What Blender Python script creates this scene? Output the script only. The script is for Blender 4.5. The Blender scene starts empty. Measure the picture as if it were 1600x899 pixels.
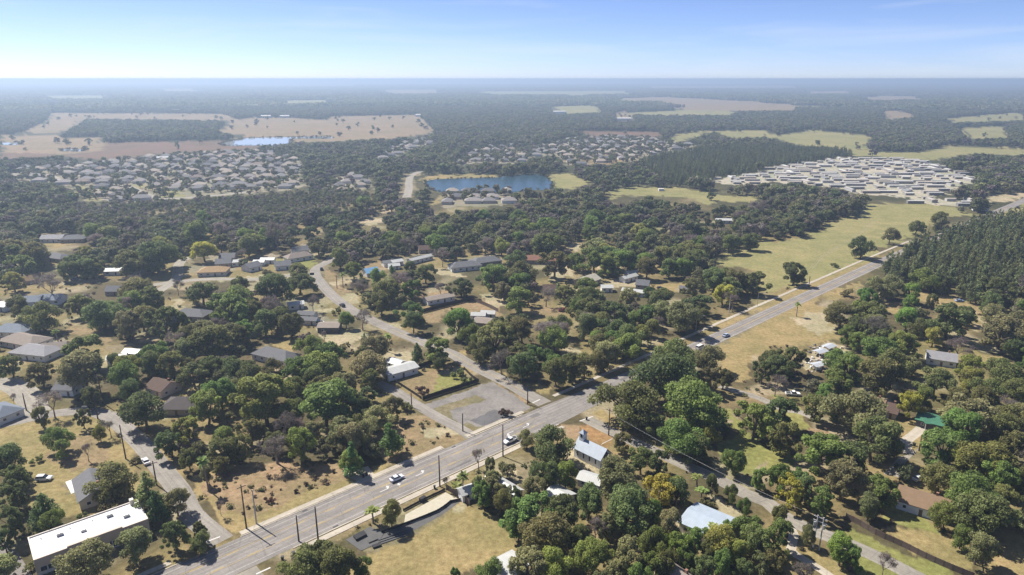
# Aerial view over a small Florida town: highway, oaks, cottages, lake, far subdivisions
import bpy, bmesh, math, random
import numpy as np
from mathutils import Vector, Matrix, noise as mnoise

SC = bpy.context.scene
# ------------------------------------------------------------------ camera
cam_d = bpy.data.cameras.new('camera')
cam_d.sensor_width = 36.0
cam_d.lens = 24.0075
cam_d.clip_start = 1.0
cam_d.clip_end = 90000.0
cam = bpy.data.objects.new('camera', cam_d)
SC.collection.objects.link(cam)
cam.location = (0, 0, 120)
cam.rotation_euler = (math.radians(90 - 17.0), 0, 0)
SC.camera = cam
# ------------------------------------------------------------------ sky and sun
SUN_EL = math.radians(50.0)
SUN_DIR = Vector((-0.79, 0.61, 0)).normalized() * math.cos(SUN_EL) + Vector((0, 0, math.sin(SUN_EL)))
world = bpy.data.worlds.new('World')
SC.world = world
world.use_nodes = True
wn = world.node_tree.nodes
wl = world.node_tree.links
bgn = wn['Background']
sky = wn.new('ShaderNodeTexSky')
sky.sky_type = 'NISHITA'
sky.sun_disc = False
sky.sun_elevation = SUN_EL
sky.sun_rotation = math.atan2(SUN_DIR.x, SUN_DIR.y)
sky.altitude = 120
sky.air_density = 0.5
sky.dust_density = 0.3
sky.ozone_density = 6.0
# a trace of high cirrus over the clear sky
tcw = wn.new('ShaderNodeTexCoord'); mpw = wn.new('ShaderNodeMapping'); mpw.inputs['Scale'].default_value = (1.6, 1.6, 17.0); mpw.inputs['Rotation'].default_value = (0, .06, 0)
nzw = wn.new('ShaderNodeTexNoise'); nzw.inputs['Scale'].default_value = 2.2; nzw.inputs['Detail'].default_value = 7; nzw.inputs['Roughness'].default_value = .55; nzw.inputs['Distortion'].default_value = .6
wl.new(tcw.outputs['Generated'], mpw.inputs['Vector']); wl.new(mpw.outputs[0], nzw.inputs['Vector'])
mrw = wn.new('ShaderNodeMapRange'); mrw.inputs['From Min'].default_value = .48; mrw.inputs['From Max'].default_value = .78; mrw.inputs['To Max'].default_value = .30; wl.new(nzw.outputs['Fac'], mrw.inputs['Value'])
tin = wn.new('ShaderNodeMix'); tin.data_type = 'RGBA'; tin.blend_type = 'MULTIPLY'; tin.inputs[0].default_value = 1; tin.inputs[7].default_value = (1.07, .955, 1.0, 1); wl.new(sky.outputs[0], tin.inputs[6])
cir = wn.new('ShaderNodeMix'); cir.data_type = 'RGBA'; cir.inputs[7].default_value = (5.6, 5.9, 6.3, 1); wl.new(mrw.outputs[0], cir.inputs[0]); wl.new(tin.outputs[2], cir.inputs[6])
wl.new(cir.outputs[2], bgn.inputs[0])
bgn.inputs[1].default_value = 0.062
sun_d = bpy.data.lights.new('sun', 'SUN')
sun_d.energy = 3.55
sun_d.angle = math.radians(0.5)
sun_d.color = (1.0, 0.95, 0.86)
sun = bpy.data.objects.new('sun', sun_d)
SC.collection.objects.link(sun)
sun.rotation_euler = (-SUN_DIR).to_track_quat('-Z', 'Y').to_euler()
# ------------------------------------------------------------------ exposure and render
SC.view_settings.view_transform = 'Standard'
SC.view_settings.look = 'None'
SC.view_settings.exposure = 1.35
SC.view_settings.gamma = 1.0
SC.view_settings.use_curve_mapping = False
SC.render.engine = 'CYCLES'
SC.cycles.use_denoising = True
SC.cycles.denoiser = 'OPENIMAGEDENOISE'
SC.cycles.denoising_input_passes = 'RGB_ALBEDO_NORMAL'
SC.cycles.denoising_prefilter = 'ACCURATE'
SC.cycles.max_bounces = 7
SC.cycles.diffuse_bounces = 4
SC.cycles.glossy_bounces = 2
SC.cycles.transmission_bounces = 3
SC.cycles.transparent_max_bounces = 4
SC.cycles.volume_bounces = 0
SC.cycles.use_fast_gi = False

rng = np.random.default_rng(11)
random.seed(11)
HAZE = 0.00023

# ------------------------------------------------------------------ survey tables, in metres
TREES = [(-208.5,260.0,4.8,'o'),(-190.5,253.6,6.1,'o'),(-169.9,249.3,9.1,'w'),(-153.7,248.1,6.9,'g'),(-145.1,238.5,4.6,'o'),(-130.6,219.1,7.1,'o'),(-169.0,227.5,5.3,'b'),(-168.4,220.1,3.0,'o'),(-153.4,219.5,2.8,'o'),(-161.3,233.7,4.3,'o'),(-141.7,209.7,2.3,'y'),(-140.2,213.2,2.7,'b'),(-152.6,204.4,3.9,'g'),(-147.1,198.1,2.6,'g'),(-138.7,197.4,2.0,'b'),(-155.4,196.9,1.5,'s'),(-156.4,187.5,5.3,'o'),(-112.7,200.0,4.8,'o'),(-110.6,206.8,5.1,'y'),(-102.9,191.8,3.5,'o'),(-149.1,260.5,6.0,'o'),(-140.5,260.5,6.0,'o'),(-136.0,263.7,4.1,'o'),(-169.7,268.3,3.6,'o'),(-122.9,196.4,1.3,'s'),(-191.2,237.7,1.6,'b'),(-155.7,242.9,1.6,'s'),(-110.0,222.7,7.2,'y'),(-107.6,240.6,4.7,'o'),(-88.6,222.2,10.8,'y'),(-67.3,221.8,10.4,'g'),(-89.0,207.9,4.9,'o'),(-79.0,209.9,5.0,'b'),(-76.5,196.2,5.5,'b'),(-68.3,197.0,5.3,'G'),(-50.3,189.6,4.0,'c'),(-93.6,196.0,5.5,'o'),(-88.5,197.4,3.7,'o'),(-101.3,195.9,3.1,'w'),(-106.5,254.2,5.4,'o'),(-97.5,255.3,5.4,'o'),(-85.7,252.3,7.3,'g'),(-76.6,254.9,7.8,'g'),(-78.1,245.6,5.7,'o'),(-57.0,251.5,4.9,'o'),(-66.3,255.1,2.7,'s'),(-47.9,216.6,5.5,'w'),(-124.7,260.5,6.0,'o'),(-114.7,258.9,5.5,'o'),(-53.6,214.8,3.0,'o'),(-91.4,189.9,2.7,'o'),(-40.0,201.8,4.6,'c'),(-43.9,224.8,5.1,'w'),(-40.8,233.8,2.5,'s'),(-31.5,270.6,3.4,'o'),(-23.0,264.4,2.5,'s'),(-35.6,248.3,2.0,'R'),(-2.1,228.9,1.9,'R'),(13.0,196.1,7.2,'o'),(4.1,260.1,7.0,'o'),(17.8,254.2,6.1,'o'),(24.4,260.5,6.0,'o'),(-4.9,265.2,5.6,'b'),(-10.7,192.4,2.9,'b'),(-6.8,189.2,2.1,'w'),(5.0,205.7,2.9,'w'),(-18.9,258.7,1.6,'s'),(30.3,259.2,5.2,'o'),(40.5,265.8,2.8,'o'),(42.0,222.1,10.2,'o'),(59.9,240.7,11.6,'o'),(54.2,256.5,5.4,'o'),(63.7,220.3,10.1,'g'),(77.7,248.5,5.3,'w'),(85.8,253.4,3.7,'o'),(55.7,200.4,7.6,'g'),(59.6,195.3,5.5,'o'),(74.4,215.6,2.3,'c'),(67.5,207.5,2.7,'y'),(36.5,202.0,3.8,'o'),(40.7,189.6,5.3,'o'),(46.6,190.4,3.4,'o'),(83.7,211.6,7.3,'g'),(102.2,256.5,4.7,'o'),(70.0,189.3,3.8,'g'),(49.8,214.3,4.6,'o'),(111.0,259.7,6.5,'o'),(103.8,245.5,5.2,'b'),(128.2,244.1,6.6,'g'),(110.8,225.1,5.5,'o'),(119.0,235.8,5.0,'g'),(145.5,247.1,9.1,'o'),(139.5,260.1,7.0,'g'),(165.9,263.7,4.1,'w'),(146.8,227.3,5.3,'Y'),(155.3,234.1,4.1,'g'),(166.4,245.6,7.1,'o'),(120.2,214.5,9.7,'w'),(117.7,198.0,9.4,'o'),(97.5,190.2,8.4,'g'),(94.2,217.6,6.8,'o'),(90.2,200.3,6.4,'o'),(106.5,188.8,7.2,'o'),(161.1,216.5,8.9,'w'),(151.7,206.1,8.1,'g'),(137.4,194.4,7.4,'g'),(146.6,186.7,7.7,'y'),(162.2,196.3,5.9,'o'),(193.4,238.5,5.3,'o'),(181.9,238.2,6.2,'o'),(183.3,249.6,6.0,'y'),(197.3,251.9,6.8,'o'),(176.3,232.7,4.3,'o'),(180.4,218.7,4.1,'w'),(169.8,267.9,3.1,'o'),(166.8,209.3,5.8,'o'),(140.7,188.0,4.9,'y'),(-150.5,180.0,4.6,'o'),(-144.0,171.2,4.5,'o'),(-129.7,162.5,4.2,'C'),(-135.4,158.0,4.7,'o'),(-124.2,158.6,3.1,'g'),(-117.9,176.3,7.0,'o'),(-103.3,167.6,4.8,'p'),(-98.6,164.2,3.5,'C'),(-97.4,148.1,5.1,'w'),(-105.1,140.5,5.5,'w'),(-89.1,153.3,3.8,'o'),(-95.4,168.6,3.1,'w'),(-122.8,145.6,1.4,'s'),(-122.8,167.3,1.1,'s'),(-116.6,170.6,3.2,'s'),(-133.5,152.2,2.9,'o'),(-48.6,145.1,4.9,'o'),(-51.7,140.0,5.5,'o'),(-43.0,140.9,5.1,'o'),(-37.4,142.0,2.3,'g'),(-83.5,168.4,1.7,'b'),(-51.1,190.9,4.0,'g'),(-71.8,175.1,1.3,'R'),(-83.9,156.1,1.9,'o'),(-82.5,150.1,2.5,'o'),(-93.5,184.0,2.2,'w'),(-33.6,163.2,2.9,'o'),(-8.7,171.7,3.5,'g'),(-6.0,174.9,3.9,'w'),(4.0,159.4,7.6,'g'),(1.7,156.9,3.7,'g'),(8.6,151.2,6.0,'o'),(13.0,160.3,5.6,'o'),(6.5,175.5,3.4,'w'),(10.0,181.3,4.6,'o'),(16.2,181.2,4.0,'g'),(3.7,140.9,5.5,'w'),(10.2,141.2,4.2,'y'),(-5.5,139.5,3.7,'g'),(-13.9,139.8,1.6,'g'),(15.4,144.6,1.8,'o'),(-20.0,179.9,1.3,'b'),(-2.0,168.4,2.8,'o'),(-5.7,180.1,2.7,'w'),(-2.4,173.5,2.7,'w'),(-10.4,178.3,2.0,'w'),(1.1,171.6,2.5,'o'),(0.8,167.4,2.1,'g'),(21.4,166.1,5.4,'o'),(31.2,175.1,6.6,'w'),(31.6,162.0,7.2,'o'),(44.8,173.9,6.0,'Y'),(48.1,172.2,4.7,'o'),(60.0,177.9,2.4,'o'),(64.3,174.0,2.0,'o'),(75.5,181.0,3.1,'g'),(42.8,157.6,3.6,'w'),(37.1,150.5,3.6,'g'),(43.0,148.8,4.4,'G'),(47.7,151.5,4.1,'g'),(54.2,150.0,4.7,'y'),(62.9,155.5,4.7,'g'),(63.2,149.8,4.4,'o'),(20.7,144.8,4.1,'g'),(29.1,144.2,4.9,'w'),(34.4,141.8,4.0,'g'),(25.0,140.3,3.3,'w'),(62.2,143.0,2.7,'w'),(66.6,168.1,1.9,'g'),(47.1,140.7,3.7,'o'),(58.6,146.9,1.4,'Y'),(22.4,156.2,2.9,'b'),(57.1,172.9,1.6,'s'),(58.5,158.5,1.6,'g'),(25.4,157.6,3.6,'w'),(35.3,156.2,2.9,'o'),(17.9,153.6,3.5,'o'),(30.9,138.4,2.9,'g'),(38.5,141.1,3.3,'o'),(44.6,145.0,2.4,'g'),(52.2,142.7,3.0,'g'),(57.1,147.9,2.8,'y'),(21.1,135.5,3.5,'w'),(57.6,140.8,2.7,'o'),(39.5,163.9,2.7,'g'),(50.5,147.5,2.8,'o'),(69.5,151.1,4.6,'g'),(72.7,160.8,3.0,'o'),(65.4,142.3,3.5,'o'),(71.8,139.8,2.8,'b'),(79.0,155.0,2.0,'w'),(84.3,147.4,3.9,'G'),(86.1,145.6,2.8,'g'),(80.3,171.6,5.2,'Y'),(87.4,168.3,4.5,'g'),(97.6,175.9,6.4,'w'),(107.7,172.4,5.1,'g'),(101.1,166.5,2.9,'w'),(92.9,142.8,2.9,'b'),(81.0,180.6,4.0,'g'),(129.6,167.2,7.2,'g'),(128.4,158.5,6.9,'o'),(119.4,153.9,3.2,'g'),(119.5,147.9,4.3,'w'),(129.1,180.0,4.6,'o'),(145.6,180.2,5.5,'g'),(119.6,161.6,3.3,'y'),(152.1,179.9,4.0,'o'),(-210.7,453.4,8.2,'Y'),(-192.5,376.0,4.1,'b'),(-239.4,419.1,11.2,'o'),(-226.6,422.3,12.1,'o'),(-229.8,435.1,11.2,'o'),(-242.6,431.9,12.1,'o'),(-286.7,476.2,7.3,'w'),(-265.4,409.5,7.7,'o'),(-267.2,418.3,8.3,'o'),(-276.1,416.5,7.7,'o'),(-274.3,407.7,8.3,'o'),(-257.2,363.5,10.0,'b'),(-202.1,354.4,10.2,'o'),(-259.4,410.0,4.8,'o'),(-323.7,448.0,9.5,'o'),(-333.1,441.9,10.3,'o'),(-327.0,432.5,9.5,'o'),(-317.6,438.6,10.3,'o'),(-306.8,410.6,10.6,'g'),(-300.7,495.1,10.1,'o'),(-231.8,491.3,11.3,'o'),(-208.5,476.2,7.3,'o'),(-170.9,359.4,9.4,'o'),(-204.0,321.9,9.4,'o'),(-188.0,337.4,9.8,'o'),(-163.7,302.4,10.5,'o'),(-141.4,321.0,11.0,'g'),(-182.2,306.2,7.3,'w'),(-185.1,273.4,8.8,'g'),(-152.1,270.4,7.3,'g'),(-158.4,258.7,5.6,'y'),(-133.9,281.0,9.0,'o'),(-226.2,338.5,8.0,'o'),(-231.5,317.1,9.2,'o'),(-185.7,467.7,8.4,'o'),(-181.9,450.5,5.2,'b'),(-155.3,372.1,6.8,'o'),(-141.6,277.8,7.5,'w'),(-212.2,298.3,8.0,'m'),(-256.0,334.9,7.1,'o'),(-258.4,434.3,3.4,'s'),(-122.9,377.4,8.9,'o'),(-129.8,354.4,10.2,'o'),(-169.9,482.1,11.7,'b'),(-135.7,466.2,7.2,'o'),(-154.4,508.7,7.8,'o'),(-112.7,432.7,7.3,'o'),(-98.7,409.8,6.4,'g'),(-81.8,398.7,4.7,'g'),(-74.9,410.3,3.2,'c'),(-64.8,417.9,4.9,'o'),(-52.9,401.0,6.8,'o'),(-84.7,368.2,5.8,'b'),(-69.1,341.3,6.7,'o'),(-56.6,367.8,7.2,'g'),(-71.3,374.4,5.9,'w'),(-93.7,344.6,2.4,'s'),(-83.3,322.5,4.1,'g'),(-74.5,320.0,5.5,'b'),(-52.3,331.4,7.4,'g'),(-48.6,316.4,5.9,'o'),(-26.0,307.7,9.0,'G'),(-32.8,278.4,7.1,'g'),(-41.0,277.7,3.4,'C'),(-46.2,439.4,7.9,'b'),(-30.8,485.0,6.2,'o'),(-29.1,374.2,7.3,'o'),(-10.8,386.2,11.1,'g'),(-40.7,372.0,4.4,'b'),(-57.6,291.7,8.0,'m'),(-60.9,280.4,6.0,'w'),(-66.7,289.4,2.7,'b'),(-106.9,309.3,5.8,'o'),(-120.2,312.4,6.6,'o'),(-90.1,282.3,6.1,'g'),(-78.4,289.1,3.1,'s'),(-77.7,266.8,7.2,'g'),(-57.6,259.8,7.0,'w'),(-107.0,347.8,4.1,'b'),(-7.5,284.2,10.6,'o'),(-14.8,277.8,5.2,'o'),(-88.6,301.6,2.0,'b'),(-68.7,295.2,2.4,'c'),(-132.7,409.8,6.4,'o'),(-150.5,402.4,4.7,'w'),(-22.1,514.5,7.9,'o'),(-80.9,254.8,6.9,'g'),(-4.6,367.9,5.8,'w'),(155.4,477.0,8.0,'o'),(174.3,485.8,6.8,'o'),(67.4,308.6,4.9,'o'),(83.6,315.5,8.8,'w'),(100.6,344.0,6.8,'o'),(80.2,342.1,7.7,'o'),(116.6,358.6,7.1,'Y'),(123.7,375.1,7.7,'o'),(130.5,381.1,8.4,'o'),(124.4,387.9,7.7,'o'),(117.6,381.9,8.4,'o'),(140.2,378.5,8.4,'o'),(53.9,291.7,6.6,'o'),(66.5,256.0,10.4,'o'),(26.6,410.6,10.6,'o'),(23.1,310.1,6.6,'o'),(39.1,329.5,9.6,'o'),(63.6,350.7,6.5,'w'),(77.0,367.1,3.4,'g'),(98.7,413.7,6.4,'g'),(108.0,412.3,7.0,'G'),(84.2,411.0,7.5,'o'),(61.0,416.4,9.8,'g'),(69.4,424.4,10.7,'g'),(61.4,432.8,9.8,'g'),(53.0,424.8,10.7,'g'),(112.5,436.9,8.2,'o'),(122.2,437.5,8.9,'o'),(121.6,447.1,8.2,'o'),(112.0,446.6,8.9,'o'),(26.3,372.6,3.1,'c'),(18.7,356.0,5.6,'b'),(6.2,394.6,9.2,'o'),(55.0,406.3,3.2,'g'),(3.6,346.8,8.2,'g'),(4.8,301.7,7.2,'o'),(71.5,316.5,3.8,'b'),(60.8,299.6,4.8,'y'),(23.7,460.9,10.7,'o'),(42.2,366.7,7.7,'g'),(83.3,268.0,6.5,'w'),(4.3,263.2,4.3,'b'),(17.3,266.2,4.3,'g'),(36.3,268.6,4.0,'o'),(171.1,398.4,8.5,'o'),(243.2,462.2,8.6,'o'),(286.4,506.2,6.7,'w'),(323.6,536.7,7.9,'o'),(360.2,567.9,6.1,'o'),(164.3,322.0,8.1,'o'),(193.4,350.7,6.5,'G'),(175.8,316.2,9.6,'o'),(222.5,362.1,5.5,'G'),(211.0,343.1,5.2,'G'),(194.8,317.2,5.5,'G'),(212.6,369.9,7.7,'w'),(228.9,354.0,3.9,'o'),(209.8,309.1,10.7,'o'),(225.1,294.4,11.0,'w'),(252.3,342.2,6.3,'o'),(158.2,275.3,8.9,'g'),(174.0,282.3,8.3,'y'),(196.3,297.4,4.8,'y'),(117.6,267.4,6.9,'o'),(110.1,268.0,4.4,'o'),(156.5,297.4,4.8,'g'),(159.4,291.8,4.3,'g'),(156.2,258.7,7.7,'o'),(198.0,281.3,5.7,'b'),(220.1,400.4,2.9,'s'),(233.5,298.2,4.4,'w'),(190.6,260.4,5.7,'y'),(214.8,438.0,2.0,'s'),(196.0,309.4,4.5,'o'),(229.9,328.0,5.2,'o'),(191.7,375.2,3.0,'s'),(250.2,316.4,5.9,'w'),(138.1,267.7,5.1,'g'),(243.4,326.3,6.0,'w'),(225.4,283.7,5.3,'o'),(-14.9,178.7,6.9,'m'),(-16.8,179.9,3,'m'),(146.8,342.8,7.2,'m'),(-92.3,180.9,10.2,'m'),(56.7,182.2,4.2,'m'),(56.5,177.1,3,'m'),(-39.1,164.9,4.4,'m'),(-101.5,392.5,7.5,'m'),(54.6,158.5,3.9,'m')]
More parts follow.
